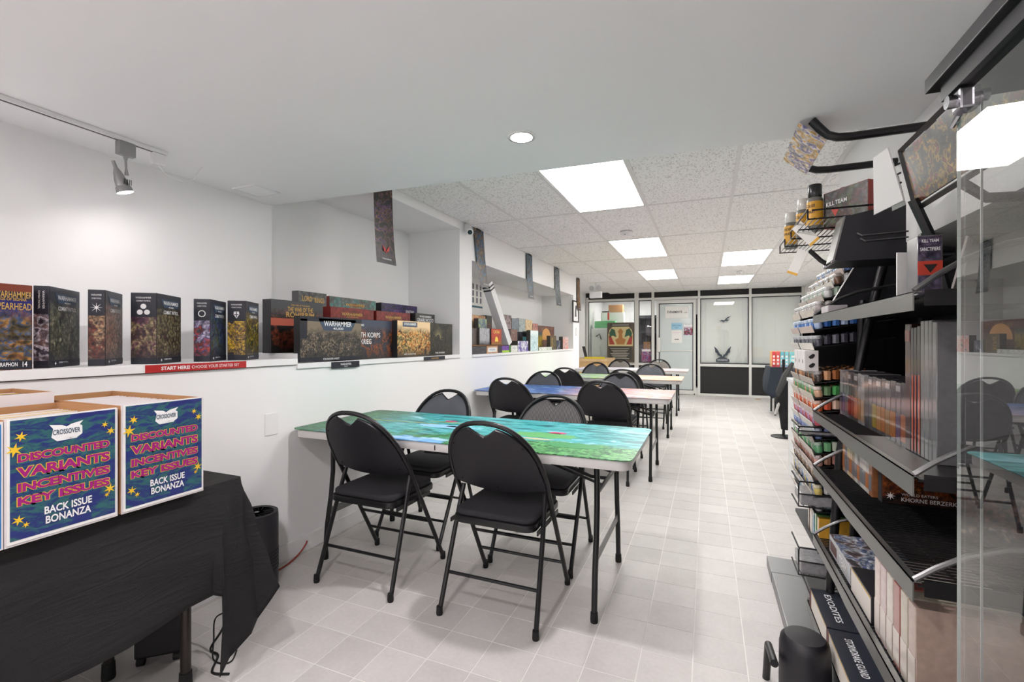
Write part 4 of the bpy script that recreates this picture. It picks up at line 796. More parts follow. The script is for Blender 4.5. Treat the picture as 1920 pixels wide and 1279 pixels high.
M_MAG = mat('magenta_ink', (160, 30, 120), .4); M_YEL = mat('yellow_ink', (235, 195, 50), .4); M_BOXW = mat('white_carton', (222, 216, 216), .6)
M_TEAL = mat('teal_shadow_ink', (46, 100, 118), .4)
def longbox(label, y0, y1, z0, x0, x1, h, sign, comics, group='long cardboard comic boxes'):
    t = thing('comic_box', label, 'box', (x1, y0, z0), R(90), group)   # local: +x -> world +y, front (-y) -> world +x
    w_ = y1-y0; L_ = x1-x0; th = .004
    for nme, q in (('front_wall', (0, w_, 0, th, 0, h)), ('back_wall', (0, w_, L_-th, L_, 0, h)), ('side_wall', (0, th, th, L_-th, 0, h)), ('side_wall', (w_-th, w_, th, L_-th, 0, h)), ('bottom', (th, w_-th, th, L_-th, 0, th))):
        MB().box(*q).build(nme, M_BOXW if nme == 'front_wall' else M_CARD, t)
    if sign:
        s_ = MB().box(.004, w_-.004, -.0025, -.0005, .006, h+.002).build('sign_sheet', M_PAPER, t)
        flat(s_, [(.009, .014), (w_-.008, .014), (w_-.008, h-.002), (.009, h-.002)], (0, -.0025, 0), X, Zv, M_SIGN, 'sign_print', .0002)
        for st, r_, fx, fz in (('a', .013, .12, .86), ('b', .018, .07, .76), ('a', .009, .86, .865), ('b', .012, .92, .80), ('b', .015, .91, .275), ('a', .007, .88, .225), ('b', .013, .10, .20), ('a', .008, .16, .15)):
            flat(s_, star(r_, 6, .34, .2), (w_*fx, -.0025, h*fz), X, Zv, M_YEL, 'star_print', .0012)
        c0 = (w_*.5, -.0025, h*.855)
        flat(s_, [(-.032, -.012), (-.02, -.024), (.02, -.022), (.034, -.012), (.034, .010), (.028, .014), (.036, .024), (.01, .018), (0, .012), (-.01, .018), (-.036, .022), (-.028, .010)], c0, X, Zv, M_TXTW, 'logo_plate', .0010)
        text(s_, 'CROSSOVER', c0, X, Zv, .058, .013, mat('logo_ink', (40, 70, 90), .5), eps=.0022, offset=.02); text(s_, 'COMICS', (w_*.53, -.0025, h*.80), X, Zv, .03, .009, M_TXTW, eps=.0022, offset=.02)
        for ln, z, hh, ww in (('DISCOUNTED', .69, .058, .80), ('VARIANTS', .575, .072, .80), ('INCENTIVES', .455, .062, .80), ('KEY ISSUES', .345, .062, .80)):
            for m_, of, ep in ((M_TEAL, .10, .0012), (M_YEL, .085, .0018), (M_MAG, .045, .0024)):
                text(s_, ln, (w_*.5+(.003 if m_ is M_TEAL else 0), -.0025, h*z-(.003 if m_ is M_TEAL else 0)), X, Zv, w_*ww, h*hh, m_, offset=of, eps=ep)
        for ln, z, ww in (('BACK ISSUE', .225, .42), ('BONANZA', .145, .40)): text(s_, ln, (w_*.52, -.0025, h*z), X, Zv, w_*ww, h*.06, M_TXTW, offset=.025, eps=.0022)
    return t
ordn = ['first', 'second', 'third', 'fourth', 'fifth', 'sixth', 'seventh', 'eighth', 'ninth', 'tenth', 'eleventh', 'twelfth', 'thirteenth', 'fourteenth', 'fifteenth', 'sixteenth', 'seventeenth', 'eighteenth', 'nineteenth', 'twentieth', 'twenty-first', 'twenty-second']
def comics(y0, y1, xlist, ztop, zb, lean=.0, label='', cols=((232, 226, 226),)):
    me = {}
    for k, x in enumerate(xlist):
        c_ = cols[k % len(cols)]; m_ = mat('comic_%d_%d_%d' % c_, c_, .35)
        if c_ not in me: me[c_] = MB().box(0, .0055, 0, y1-y0, 0, ztop-zb).mesh('comic_book', m_)
        o = obj('comic_book', me[c_], None, (x, y0+random.uniform(-.002, .002), zb)); o.rotation_euler[1] = lean+random.uniform(-.02, .02); tag(o, '%s %s' % (ordn[k], label), 'comic', 'comics in '+label.split(' in ')[-1])
ZT = .7445
longbox('comic box with the discount sign nearest the table end', .826, 1.069, ZT, -2.13, -1.602, .322, True, 0)
longbox('comic box with the discount sign, second from the table end', .576, .816, ZT, -1.93, -1.602, .318, True, 0)
bx = longbox('comic box with a bright blue front at the left picture edge', .33, .574, ZT, -1.93, -1.602, .316, False, 0); flat(bx, [(.004, .004), (.24, .004), (.24, .31), (.004, .31)], (0, 0, 0), X, Zv, mat('bright_blue_print', (30, 120, 190), .4), 'blue_sheet', .0004)
longbox('brown comic box behind, against the wall', .55, .815, ZT, -2.205, -1.945, .352, False, 0)
comics(.834, 1.058, [-1.625-.021*i for i in range(22)], 1.052, ZT+.006, .0, 'white-edged bagged comic from the front in the sign box at the table end')
comics(.586, .806, [-1.80-.016*i for i in range(7)], 1.045, ZT+.006, 0, 'bagged comic from the front in the second sign box', ((232, 226, 226), (225, 190, 60), (228, 222, 222)))
comics(.56, .80, [-1.97-.02*i for i in range(11)], 1.085, ZT+.006, 0, 'bagged comic from the front in the brown box by the wall', ((230, 224, 222), (200, 190, 188), (34, 32, 34), (225, 185, 60), (228, 220, 220)))
# things on the floor below it
bc = thing('black_case', 'black wheeled case under the cloth-covered table', 'case', (-2.03, 1.085, 0), R(42))
MB().box(0, .16, 0, .12, .03, .42).build('body', mat('matt_black', (17, 17, 18), .6), bc, bevel=.01)
for x, y in ((.02, .015), (.14, .015), (.02, .105), (.14, .105)): MB().tube([(x-.012, y, .018), (x+.012, y, .018)], .018, 12).build('caster', M_RUBBER, bc, smooth=True)
def cable(label, pts, m=None, r=.003):
    cu = [];  n = len(pts)
    for i in range(n-1):
        p0, p1, p2, p3 = [Vector(pts[max(0, min(n-1, j))]) for j in (i-1, i, i+1, i+2)]
        for q in range(6):
            t_ = q/6; cu.append(.5*((2*p1)+(p2-p0)*t_+(2*p0-5*p1+4*p2-p3)*t_*t_+(3*p1-p0-3*p2+p3)*t_**3))
    cu.append(Vector(pts[-1])); return tag(MB().tube(cu, r, 6).build('power_cable', m or M_RUBBER, smooth=True), label, 'cable')
cable('thick black cable looping on the floor behind the table leg', [(-1.95, 1.33, .30), (-1.86, 1.34, .2), (-1.82, 1.30, .1), (-1.86, 1.27, .01), (-1.80, 1.26, .005), (-1.745, 1.20, .005), (-1.715, 1.185, .005), (-1.66, 1.205, .005)], None, .0045)
cable('thin black cable coiled on the floor beside the table leg', [(-1.93, 1.32, .25), (-1.83, 1.32, .24), (-1.80, 1.30, .17), (-1.86, 1.29, .12), (-1.84, 1.27, .05), (-1.80, 1.24, .004), (-1.74, 1.235, .004), (-1.72, 1.26, .004), (-1.76, 1.31, .004)])
ap = thing('air_purifier', 'round black air purifier by the wall beside the hanging cloth', 'air purifier', (-2.122, 1.69, 0))
MB().lathe([(.092, 0), (.098, .01), (.10, .05), (.10, .36), (.098, .385), (.088, .39), (.08, .384)], (0, 0, 0), 32).build('body', M_BLACKP, ap, smooth=True)
for i in range(6): MB().lathe([(.1005, .10+i*.018), (.1015, .103+i*.018), (.1005, .106+i*.018)], (0, 0, 0), 32).build('vent_ring', M_RUBBER, ap)
MB().lathe([(.078, .384), (.07, .381), (.02, .380)], (0, 0, 0), 32).build('top_grille', M_RUBBER, ap)
for i in range(18): a = 2*PI*i/18; MB().tube([(.025*math.cos(a), .025*math.sin(a), .3825), (.076*math.cos(a+.3), .076*math.sin(a+.3), .385)], .0014, 4).build('grille_blade', M_BLACK, ap)
MB().lathe([(.012, .382), (.012, .386)], (0, 0, 0), 14).build('power_button', M_STEEL, ap)
cable('red extension cord lying along the foot of the wall', [(-2.16, 1.80, .005), (-2.17, 1.92, .006), (-2.19, 2.02, .02), (-2.205, 2.08, .045), (-2.212, 2.10, .06)], mat('cord_red', (150, 50, 34), .5), .005)
# ------------------------------------------------------------------ shelving on the right
M_SH = mat('dark_shelf_steel', (54, 54, 55), .33, .75); M_LIP = mat('brushed_shelf_lip', (138, 138, 136), .36, .85, bump=.15, bscale=500)
M_PEG = mat('black_back_panel', (14, 14, 15), .6)
su = thing('shelving_unit', 'black metal shelving unit along the right side of the aisle', 'shelving', (0, 0, 0))
Y0, Y1, XL, XB = 1.23, 2.225, .40, .78
MB().box(XB, XB+.02, Y0, 2.98, .0, 1.67).build('back_panel', M_PEG, su)
for y in (1.30, 2.24, 2.93): MB().box(XB-.03, XB, y-.015, y+.015, 0, 1.67).build('upright', M_BLACK, su, bevel=.003)
MB().tube([(.45, 2.24, .06), (.496, 2.24, .807), (.608, 2.24, 1.423), (.66, 2.24, 1.66)], .016, 10).build('slanted_post', M_BLACK, su, smooth=True)
MB().tube([(.53, 2.262, .06), (.575, 2.262, 1.423)], .012, 8).build('slanted_post', M_BLACK, su, smooth=True)
M_BASE = mat('base_steel', (132, 132, 134), .38, .6)
MB().box(.31, .452, 2.755, 2.955, .0, .058).build('base_plate', M_BASE, su, bevel=.004); MB().box(.312, .452, 1.2, 2.75, .0, .06).build('base_plate', M_BASE, su, bevel=.004)
MB().box(.452, XB, 1.2, 2.955, .0, .075).build('base_plate', M_SH, su, bevel=.004)
def shelf(zt, kind, y0=Y0, y1=Y1, xl=XL, lip=.044):
    s_ = MB().box(xl+.012, XB, y0, y1, zt-.016, zt-.012).build('shelf', M_SH, su) if kind == 'solid' else MB().box(XB-.012, XB, y0, y1, zt-.016, zt-.008).build('shelf', M_SH, su)
    lp = MB(); prof = [(y0, -lip), (y0+.42, -lip), (y0+.52, -lip*1.0), (y0+.62, -lip*.82), (y1, -lip*.82), (y1, 0), (y0, 0)]
    n = len(prof); lp.add([(xl, y, zt+z) for y, z in prof]+[(xl+.003, y, zt+z) for y, z in prof], [tuple(range(n)), tuple(range(n, 2*n))[::-1]]+[(i, (i+1) % n, n+(i+1) % n, n+i) for i in range(n)]); lp.build('front_lip', M_LIP, s_)
    MB().box(xl, xl+.016, y0, y1, zt-.002, zt).build('lip_flange', M_LIP, s_)
    if kind != 'solid':
        a0 = y0; wr = MB(); y = a0+.008
        while y < y1:
            wr.tube([(xl+.012, y, zt-.011), (XB-.01, y, zt-.011)], .0026, 5); y += .0165
        for x in (xl+.10, xl+.24): wr.tube([(x, a0, zt-.0155), (x, y1, zt-.0155)], .0028, 5)
        o = wr.build('wire_deck', M_BLACK, s_); o['kind'] = 'stuff'
    if kind == 'half': MB().box(xl+.012, XB, y0, 1.74, zt-.0085, zt-.006).build('cover_plate', M_SH, s_)
    for y in (y0+.004, y1-.004):
        MB().tube([(xl+.004, y, zt+.002), (xl+.04, y, zt+.032), (xl+.09, y, zt+.065), (xl+.15, y, zt+.09), (XB-.01, y, zt+.13)], .0062, 8).build('end_arm', M_STEEL, s_, smooth=True)
        if y < 1.5: MB().box(xl+.02, XB, y-.003, y-.001, zt-.03, zt+.004).build('end_bracket', M_SH, s_)
shelf(1.364, 'solid', lip=.04); shelf(.976, 'half'); shelf(.754, 'wire'); shelf(.474, 'wire'); shelf(.165, 'solid', 1.21, 2.30, .392, .05)
# books and boxes on it
M_WRAP = .9
def book(label, x, y0, t_, h, d, z, base, band=None, bz=(0, .5), group='shrink-wrapped paperbacks on the middle shelf', lean=0., cat='book', top=None, bw=1.):
    m_ = mat('book_%d_%d_%d' % base, base, .3, coat=.9, var=.25, bscale=60)
    o = obj('shelf_book', MB().box(0, t_, 0, d, 0, h).mesh('shelf_book', m_, bevel=.002), None, (x, y0, z), R(90)); o.rotation_euler = (0, 0, R(90))
    # local x -> world +y ; local +y -> world -x : shift so that the spine faces the aisle
    o.location = (x+d, y0, z); tag(o, label, cat, group)
    if band: flat(o, [(t_*bw-.001, h*bz[0]), (.001, h*bz[0]), (.001, h*bz[1]), (t_*bw-.001, h*bz[1])], (0, d, 0), X, Zv, mat('spine_%d_%d_%d' % band, band, .3, coat=.9), 'spine_band', -.0011)
    if top: flat(o, [(t_-.002, h*.86), (.002, h*.86), (.002, h*.95), (t_-.002, h*.95)], (0, d, 0), X, Zv, mat('spine_%d_%d_%d' % top, top, .3, coat=.9), 'spine_title', -.0011)
    return o
ordn = ['first', 'second', 'third', 'fourth', 'fifth', 'sixth', 'seventh', 'eighth', 'ninth', 'tenth', 'eleventh', 'twelfth', 'thirteenth', 'fourteenth', 'fifteenth', 'sixteenth', 'seventeenth', 'eighteenth', 'nineteenth', 'twentieth']
cb = [(150, 148, 150), (110, 108, 112), (96, 94, 98), (60, 58, 62), (48, 46, 50), (60, 50, 48), (110, 108, 110), (120, 116, 116), (52, 50, 54), (62, 60, 64), (54, 52, 56), (70, 66, 66), (56, 54, 58), (84, 80, 80), (60, 58, 62), (64, 62, 66), (50, 48, 52)]
bd = [(150, 140, 160), (130, 120, 160), None, (150, 40, 40), (160, 60, 44), (205, 110, 70), (180, 120, 60), (200, 160, 120), None, None, (180, 150, 40), (205, 140, 70), (200, 120, 50), (190, 140, 90), (205, 125, 50), (120, 90, 130), (200, 110, 60)]
y = 2.262
for k in range(17):
    t_ = .041*(.86+.1*(k % 3)); y -= t_+.0012
    book('%s shrink-wrapped paperback from the far end of the middle shelf' % ordn[k], .50, y, t_, .178-.003*(k % 2), .115, .9665, cb[k], tuple(int(v*.72) for v in bd[k]) if bd[k] else None, (.08, .5), top=(150, 148, 150) if k % 2 else None)
y -= .004
for k, (t_, h, base, band, lab) in enumerate(((.036, .335, (58, 30, 30), None, 'tall maroon and black hardback, first of the tall books'), (.018, .325, (34, 32, 36), (205, 78, 50), 'tall black book with an orange spine, left of three'), (.018, .325, (30, 28, 34), (200, 72, 46), 'tall black book with an orange spine, middle of three'), (.02, .328, (36, 32, 34), (196, 96, 76), 'tall black book with an orange spine, right of three'),
    (.022, .34, (104, 104, 104), None, 'tall grey wrapped book, first of the grey ones'), (.02, .34, (112, 112, 112), None, 'tall grey wrapped book, second of the grey ones'), (.02, .34, (96, 96, 98), None, 'tall grey wrapped book, third of the grey ones'), (.022, .335, (106, 106, 108), None, 'tall grey wrapped book, last of the grey ones'))):
    y -= t_+.0015; book(lab, .495, y, t_, h, .22, .9705, base, band, (.02, .62), 'tall hardbacks on the middle shelf', bw=.42, top=(140, 60, 50) if k == 0 else None)
y = 2.222
for k in range(11):
    t_ = .031; y -= t_+.0015
    c_ = [(196, 150, 110), (140, 130, 140), (214, 190, 150), (208, 180, 150), (170, 150, 130), (206, 204, 200), (150, 148, 146), (196, 192, 188), (206, 200, 192), (190, 186, 182), (150, 96, 60)][k]
    book('%s pale-spined paperback from the far end of the shelf below' % ordn[k], .50, y, t_, .172, .115, .7465, c_, (180, 110, 60) if k % 3 == 0 else (120, 120, 125), (.1, .4), 'paperbacks on the third shelf')
kb = gbox('dark red and orange boxed set leaning at the back of the third shelf', (.512, 1.815, .7465), .255, .035, .185, 0, art('berzerk_art', [(24, 18, 18), (90, 30, 22), (150, 80, 30), (50, 26, 24), (190, 110, 40)], 14, 70, .5, bottom=(20, 18, 20), zr=(0, .18), seed=91), name='boxed_set')
text(kb, 'KHORNE BERZERKERS', (.13, 0, .018), X, Zv, .16, .012, M_TXTW, eps=.0024, offset=.012); text(kb, 'WORLD EATERS', (.095, 0, .034), X, Zv, .09, .008, M_TXTW, eps=.0024); flat(kb, star(.013, 8, .3), (.022, 0, .026), X, Zv, M_TXTW, 'army_mark', .0024)
kb2 = gbox('small violet-brown boxed set tilted beside the dark red one', (.60, 1.55, .7465), .15, .03, .2, R(-14), art('tilt_art', [(50, 44, 60), (130, 90, 80), (80, 70, 90), (170, 140, 120)], 16, 80, .5, bottom=(24, 22, 30), zr=(0, .2), seed=92), name='boxed_set')
lg = gbox('flat grey and blue vehicle kit box lying on the fourth shelf', (.43, 2.09, .4665), .28, .19, .065, R(-90), mat('kit_side', (186, 186, 190), .4, coat=.5), body=art('kit_top', [(150, 156, 164), (60, 76, 120), (180, 184, 190), (110, 90, 90), (60, 60, 66)], 12, 50, .4, seed=93), name='kit_box');
flat(lg, rect(.09, .035), (.06, 0, .03), X, Zv, mat('kit_label', (90, 60, 60), .5), 'label_panel', .0012); text(lg, 'TEAM', (.19, 0, .032), X, Zv, .09, .03, M_PAPER, eps=.0022)
for k in range(6):
    c_ = [(205, 186, 178), (190, 168, 166), (196, 188, 176), (150, 84, 78), (176, 168, 150), (168, 146, 134)][k]
    book('%s tall pale hardback standing on the fourth shelf, counted from the aisle gap' % ordn[k], .425, 1.52-.046*k, .04, .205, .2, .4665, c_, (200, 190, 180), (.05, .45), 'hardbacks on the fourth shelf')
gb4 = gbox('white-sided box with gold-edged dark lid on the fourth shelf', (.425, 1.785, .4665), .195, .16, .075, R(-90), mat('ivory_side', (214, 208, 200), .5), body=mat('dark_lid', (40, 38, 42), .4, coat=.5), name='boxed_set'); flat(gb4, rect(.19, .004), (.0975, 0, .072), X, Zv, M_TXTG, 'gold_edge', .0012)
for k, (y0, y1, ttl) in enumerate(((1.965, 2.25, 'EXODITES'), (1.66, 1.955, 'STORMDRAKE GUARD'))):
    o = gbox(('far' if k == 0 else 'near')+' cream-sided boxed set with a dark lid on the bottom shelf', (.395, y1, .1655), y1-y0, .19, .075, R(-90), mat('cream_side', (224, 218, 208), .5), body=mat('slate_lid', (46, 50, 60), .4, coat=.5), name='boxed_set', group='dark-lidded sets on the bottom shelf')
    text(o, ttl, ((y1-y0)/2, .05, .0752), (1, 0, 0), (0, 1, 0), .2, .022, M_TXTW, eps=.0006, offset=.01); flat(o, rect(y1-y0-.004, .004), ((y1-y0)/2, 0, .072), X, Zv, M_TXTG, 'gold_edge', .0012); flat(o, rect(.03, .075), (.012, 0, .0375), X, Zv, mat('maroon_end', (96, 30, 28), .5), 'end_flap', .0013)
# top shelf things
sn = gbox('small clear-wrapped pack with a red band on the top shelf', (.446, 1.345, 1.3645), .046, .06, .137, 0, art('pack_art', [(50, 48, 66), (80, 74, 96), (96, 84, 104), (60, 56, 76)], 20, 90, .4, seed=94, coat=1., rough=.2), body=mat('pack_grey', (110, 112, 116), .2, coat=1.), name='model_pack',
    bands=[('f', .023, .062, .045, .032, mat('pack_red', (190, 66, 50), .3))], txt=[('SANCTIFIERS', 'f', .023, .105, .036, .008, M_TXTW), ('KILL TEAM', 'f', .023, .124, .03, .007, M_TXTW)])
flat(sn, [(-.012, .008), (.012, .008), (0, -.011)], (.023, 0, .062), X, Zv, M_TXTK, 'triangle_mark', .0026)
tag(MB().box(-.002, .002, -.03, .03, 0, .13, Matrix.Translation((.52, 1.37, 1.3645)) @ Matrix.Rotation(R(-30), 4, 'Z') @ Matrix.Rotation(R(12), 4, 'Y')).build('price_card', mat('card_mottled', (170, 166, 160), .6, var=.4, bscale=90)), 'mottled grey card leaning behind the red-banded pack', 'card')
o = tag(MB().box(-.0015, .0015, -.018, .018, 0, .115, Matrix.Translation((.452, 1.44, 1.3645)) @ Matrix.Rotation(R(-70), 4, 'Z')).build('price_card', M_PAPER), 'white card with a yellow edge left of the red-banded pack', 'card')
gbox('small pale carton lying at the far end of the top shelf', (.415, 2.15, 1.3645), .11, .06, .028, R(-90), mat('pale_carton2', (196, 190, 190), .5), body=mat('pale_carton3', (186, 180, 182), .5), name='small_carton')
# header sign in black frame along the top
hs = thing('header_sign', 'glossy dark picture panel in a black frame above the shelving', 'sign', (.505, 1.06, 1.80)); ht = .17; tl = .035; L_ = .58
def hp(y, s_, o): return (tl*s_/ht+o, y, -s_)
M_HS = art('header_art', [(26, 26, 26), (60, 60, 58), (40, 38, 36), (150, 120, 56), (34, 32, 30), (140, 50, 40), (90, 88, 84)], 14, 60, .4, rough=.3, seed=95, coat=.25)
mb = MB(); vs = [hp(y, s_, o) for o in (0, .004) for y, s_ in ((.012, .012), (L_-.012, .012), (L_-.012, ht-.012), (.012, ht-.012))]
mb.add(vs, [(0, 1, 2, 3), (7, 6, 5, 4), (0, 4, 5, 1), (1, 5, 6, 2), (2, 6, 7, 3), (3, 7, 4, 0)]); mb.build('picture', M_HS, hs)
for a, b_ in (((0, 0), (L_, 0)), ((0, ht), (L_, ht)), ((L_, 0), (L_, ht))): MB().tube([hp(*a, .003), hp(*b_, .003)], .0085, 4).build('frame_bar', M_BLACK, hs)
MB().tube([(.04, .35, -.165), (.09, .35, -.21), (.27, .35, -.22)], .012, 8).build('bracket', M_BLACK, hs); MB().tube([(.02, .55, -.15), (.06, .56, -.25), (.10, .56, -.42)], .013, 8).build('bracket', M_BLACK, hs)
# upper wire shelf, side plate, cans
uw = thing('wire_shelf', 'black wire shelf on top of the paint rack holding spray cans', 'shelf', (0, 0, 1.715))
wr = MB()
for i in range(16): wr.tube([(.35+.018*i, 2.02, 0), (.35+.018*i, 2.74, 0)], .0022, 5)
for yy in (2.02, 2.2, 2.38, 2.56, 2.74): wr.tube([(.345, yy, -.003), (.63, yy, -.003)], .003, 5)
o = wr.build('wire_deck', M_BLACK, uw); o['kind'] = 'stuff'
MB().tube([(.348, 2.03, .0), (.348, 2.03, .035), (.348, 2.4, .035), (.348, 2.4, 0)], .0035, 6).build('front_rail', M_BLACK, uw); MB().tube([(.348, 2.58, .0), (.348, 2.58, .035), (.348, 2.74, .035), (.348, 2.74, 0)], .0035, 6).build('front_rail', M_BLACK, uw)
MB().tube([(.63, 2.02, .03), (.36, 2.02, .03)], .0035, 6).build('end_rail', M_BLACK, uw)
for yy in (2.06, 2.7): MB().tube([(.47, yy, -.004), (.52, yy, -.06), (.60, yy, -.12), (.78, yy, -.14)], .011, 8).build('support_arm', M_BLACK, uw, smooth=True)
sp = thing('side_plate', 'black sheet-metal side plate with rods beside the wire shelf', 'shelf bracket', (0, 1.99, 0))
MB().add([(.425, 0, 1.552), (.63, 0, 1.552), (.63, 0, 1.73), (.575, 0, 1.728), (.458, 0, 1.705), (.425, .008, 1.552), (.63, .008, 1.552), (.63, .008, 1.73), (.575, .008, 1.728), (.458, .008, 1.705)], [(0, 1, 2, 3, 4), (9, 8, 7, 6, 5), (0, 5, 6, 1), (1, 6, 7, 2), (2, 7, 8, 3), (3, 8, 9, 4), (4, 9, 5, 0)]).build('plate', M_BLACKP, sp)
for z in (1.615, 1.635):
    MB().tube([(.50-.5*(z-1.615), -.004, z+.006), (.515-.5*(z-1.615), -.004, z-.004), (.635, -.004, z)], .003, 6).build('rod', M_STEEL, sp)
MB().add([(.418, -.002, 1.552), (.424, -.002, 1.552), (.457, -.002, 1.705), (.451, -.002, 1.705), (.418, .1, 1.552), (.424, .1, 1.552), (.457, .1, 1.705), (.451, .1, 1.705)], [(0, 1, 2, 3), (7, 6, 5, 4), (0, 4, 5, 1), (1, 5, 6, 2), (2, 6, 7, 3), (3, 7, 4, 0)]).build('perforated_edge', M_LIP, sp)
MB().box(.43, .76, .0, .2, 1.546, 1.552).build('tray_floor', M_BLACKP, sp)
def spray(label, x, y, capc, h=.175):
    t = thing('spray_can', label, 'spray can', (x, y, 1.718), group='spray cans on the wire shelf'); r = .030
    MB().lathe([(r*.94, 0), (r, .006), (r, h*.66), (r*.9, h*.70), (r*.62, h*.75)], (0, 0, 0), 18).build('can', mat('can_grey', (120, 118, 112), .35, .3), t, smooth=True)
    MB().lathe([(r*1.01, h*.1), (r*1.01, h*.62)], (0, 0, 0), 18).build('label_wrap', mat('can_yellow', (214, 158, 40), .4), t, smooth=True)
    MB().lathe([(r*.8, h*.72), (r*.85, h*.74), (r*.85, h*.97), (r*.78, h)], (0, 0, 0), 18).build('cap', mat('cap_%d_%d_%d' % capc, capc, .25), t, smooth=True)
    for i, s_ in enumerate(('COLOUR', 'SPRAY')): text(t, s_, (-.026*.62, -.026*.78, h*(.52-.13*i)), (.78, -.62, 0), Zv, .034, .012, M_TXTK, offset=.02, eps=.0045)
spray('grey and yellow spray can with a clear cap, farthest on the wire shelf', .385, 2.66, (205, 203, 196)); spray('grey and yellow spray can with a clear cap, middle of the wire shelf', .40, 2.42, (205, 203, 196)); spray('spray can with a tall black cap beside the flat boxed set', .415, 2.27, (24, 24, 24), .19); spray('black-capped spray can behind the boxed set', .545, 2.36, (22, 22, 22), .19)
ktb = gbox('grey and red boxed set standing on the wire shelf among the cans', (.442, 2.255, 1.718), .19, .045, .145, R(-54), art('kt_art', [(60, 60, 60), (90, 90, 88), (80, 40, 34), (70, 84, 50), (100, 98, 96)], 12, 60, .4, seed=96), body=mat('kt_red', (150, 52, 40), .5), name='boxed_set', txt=[('KILL TEAM', 'f', .06, .095, .09, .016, M_TXTW)])
flat(ktb, [(-.02, .014), (.02, .014), (0, -.02)], (.055, 0, .06), X, Zv, mat('kt_tri', (180, 60, 44), .5), 'triangle_mark', .0012)
cc = thing('colour_card', 'white sprue card leaning at the top beside the framed sign', 'card', (.535, 1.70, 1.672), R(100))
MB().add([(0, 0, 0), (.16, 0, 0), (.10, .03, .165), (.02, .03, .165), (0, .004, 0), (.16, .004, 0), (.10, .034, .165), (.02, .034, .165)], [(0, 1, 2, 3), (7, 6, 5, 4), (0, 4, 5, 1), (1, 5, 6, 2), (2, 6, 7, 3), (3, 7, 4, 0)]).build('card', mat('card_white', (214, 214, 212), .5), cc)
for i in range(4): MB().tube([(.02+.004*i, -.003, .03+.03*i), (.045+.004*i, .0, .03+.03*i), (.045+.004*i, .0, .05+.03*i)], .003, 5).build('black_part', M_BLACK, cc)
MB().add([(.05, -.03, 0), (.12, -.03, 0), (.10, -.01, .1), (.05, -.01, .09), (.05, -.028, 0), (.12, -.028, 0), (.10, -.008, .1), (.05, -.008, .09)], [(0, 1, 2, 3), (7, 6, 5, 4), (0, 4, 5, 1), (1, 5, 6, 2), (2, 6, 7, 3), (3, 7, 4, 0)]).build('small_card', M_PAPER, cc)
# overhead sign on two bent tubes
oh = thing('overhead_sign', 'tilted printed panel on bent black tubes over the paint rack', 'sign', (0, 0, 0))
for y in (2.30, 2.70): MB().tube([(.82, y, 2.10), (.55, y, 2.10), (.50, y, 2.105), (.465, y, 2.12), (.44, y, 2.15), (.41, y, 2.19)], .017, 10).build('arm_tube', M_BLACK, oh, smooth=True)
mb = MB(); q = [(.465, 2.30, 2.10), (.465, 2.72, 2.10), (.365, 2.72, 2.19), (.365, 2.30, 2.19)]
mb.add(q+[(a-.006, b_, c_-.006) for a, b_, c_ in q], [(0, 1, 2, 3), (7, 6, 5, 4), (0, 4, 5, 1), (1, 5, 6, 2), (2, 6, 7, 3), (3, 7, 4, 0)])
mb.build('panel', art('overhead_art', [(235, 225, 215), (220, 170, 60), (240, 235, 230), (120, 110, 170), (236, 220, 190)], 10, 40, .3, seed=97), oh)
# hanging white tags
for k, (x, y, z, a, lab) in enumerate(((.365, 2.36, 1.60, 25, 'glossy white tag with yellow foot hanging off the wire shelf'), (.38, 2.24, 1.70, -40, 'glossy white tag sticking out under the boxed set'))):
    mxx = Matrix.Translation((x, y, z)) @ Matrix.Rotation(R(-30), 4, 'Z') @ Matrix.Rotation(R(a), 4, 'Y')
    o = tag(MB().box(-.022, .022, -.001, .001, -.05, .06, mxx).build('price_tag', mat('tag_white', (232, 230, 224), .2)), lab, 'tag'); MB().box(-.022, .022, -.0014, .0014, -.05, -.04, mxx).build('yellow_foot', mat('tag_yellow', (226, 170, 50), .4), o)
# ------------------------------------------------------------------ paint rack with pots
pr = thing('paint_rack', 'tiered black rack of paint pots at the far end of the shelving', 'rack', (0, 0, 0))
rows = [(1.61, .555), (1.555, .525), (1.50, .49), (1.445, .455), (1.385, .425), (1.314, .42), (1.24, .42), (1.09, .42), (1.025, .42), (.965, .42), (.905, .42), (.85, .42), (.79, .42), (.735, .42), (.675, .42), (.61, .42), (.545, .42)]
bays = [(2.30, 2.60, 9), (2.635, 2.83, 6)]
MB().add([(.76, 2.292, 1.37), (.465, 2.292, 1.37), (.60, 2.292, 1.65), (.76, 2.292, 1.65), (.76, 2.296, 1.37), (.465, 2.296, 1.37), (.60, 2.296, 1.65), (.76, 2.296, 1.65)], [(0, 1, 2, 3), (7, 6, 5, 4), (0, 4, 5, 1), (1, 5, 6, 2), (2, 6, 7, 3), (3, 7, 4, 0)]).build('side_panel', M_BLACKP, pr)
for yb in (2.617, 2.84):
    MB().add([(.76, yb, .3), (.50, yb, .3), (.46, yb, 1.38), (.60, yb, 1.65), (.76, yb, 1.65), (.76, yb+.004, .3), (.50, yb+.004, .3), (.46, yb+.004, 1.38), (.60, yb+.004, 1.65), (.76, yb+.004, 1.65)], [(0, 1, 2, 3, 4), (9, 8, 7, 6, 5)]+[(i, (i+1) % 5, 5+(i+1) % 5, 5+i) for i in range(5)]).build('side_panel', M_BLACKP, pr)
MB().tube([(.462, 2.29, 1.385), (.603, 2.29, 1.652)], .004, 4).build('edge_strip', M_LIP, pr)
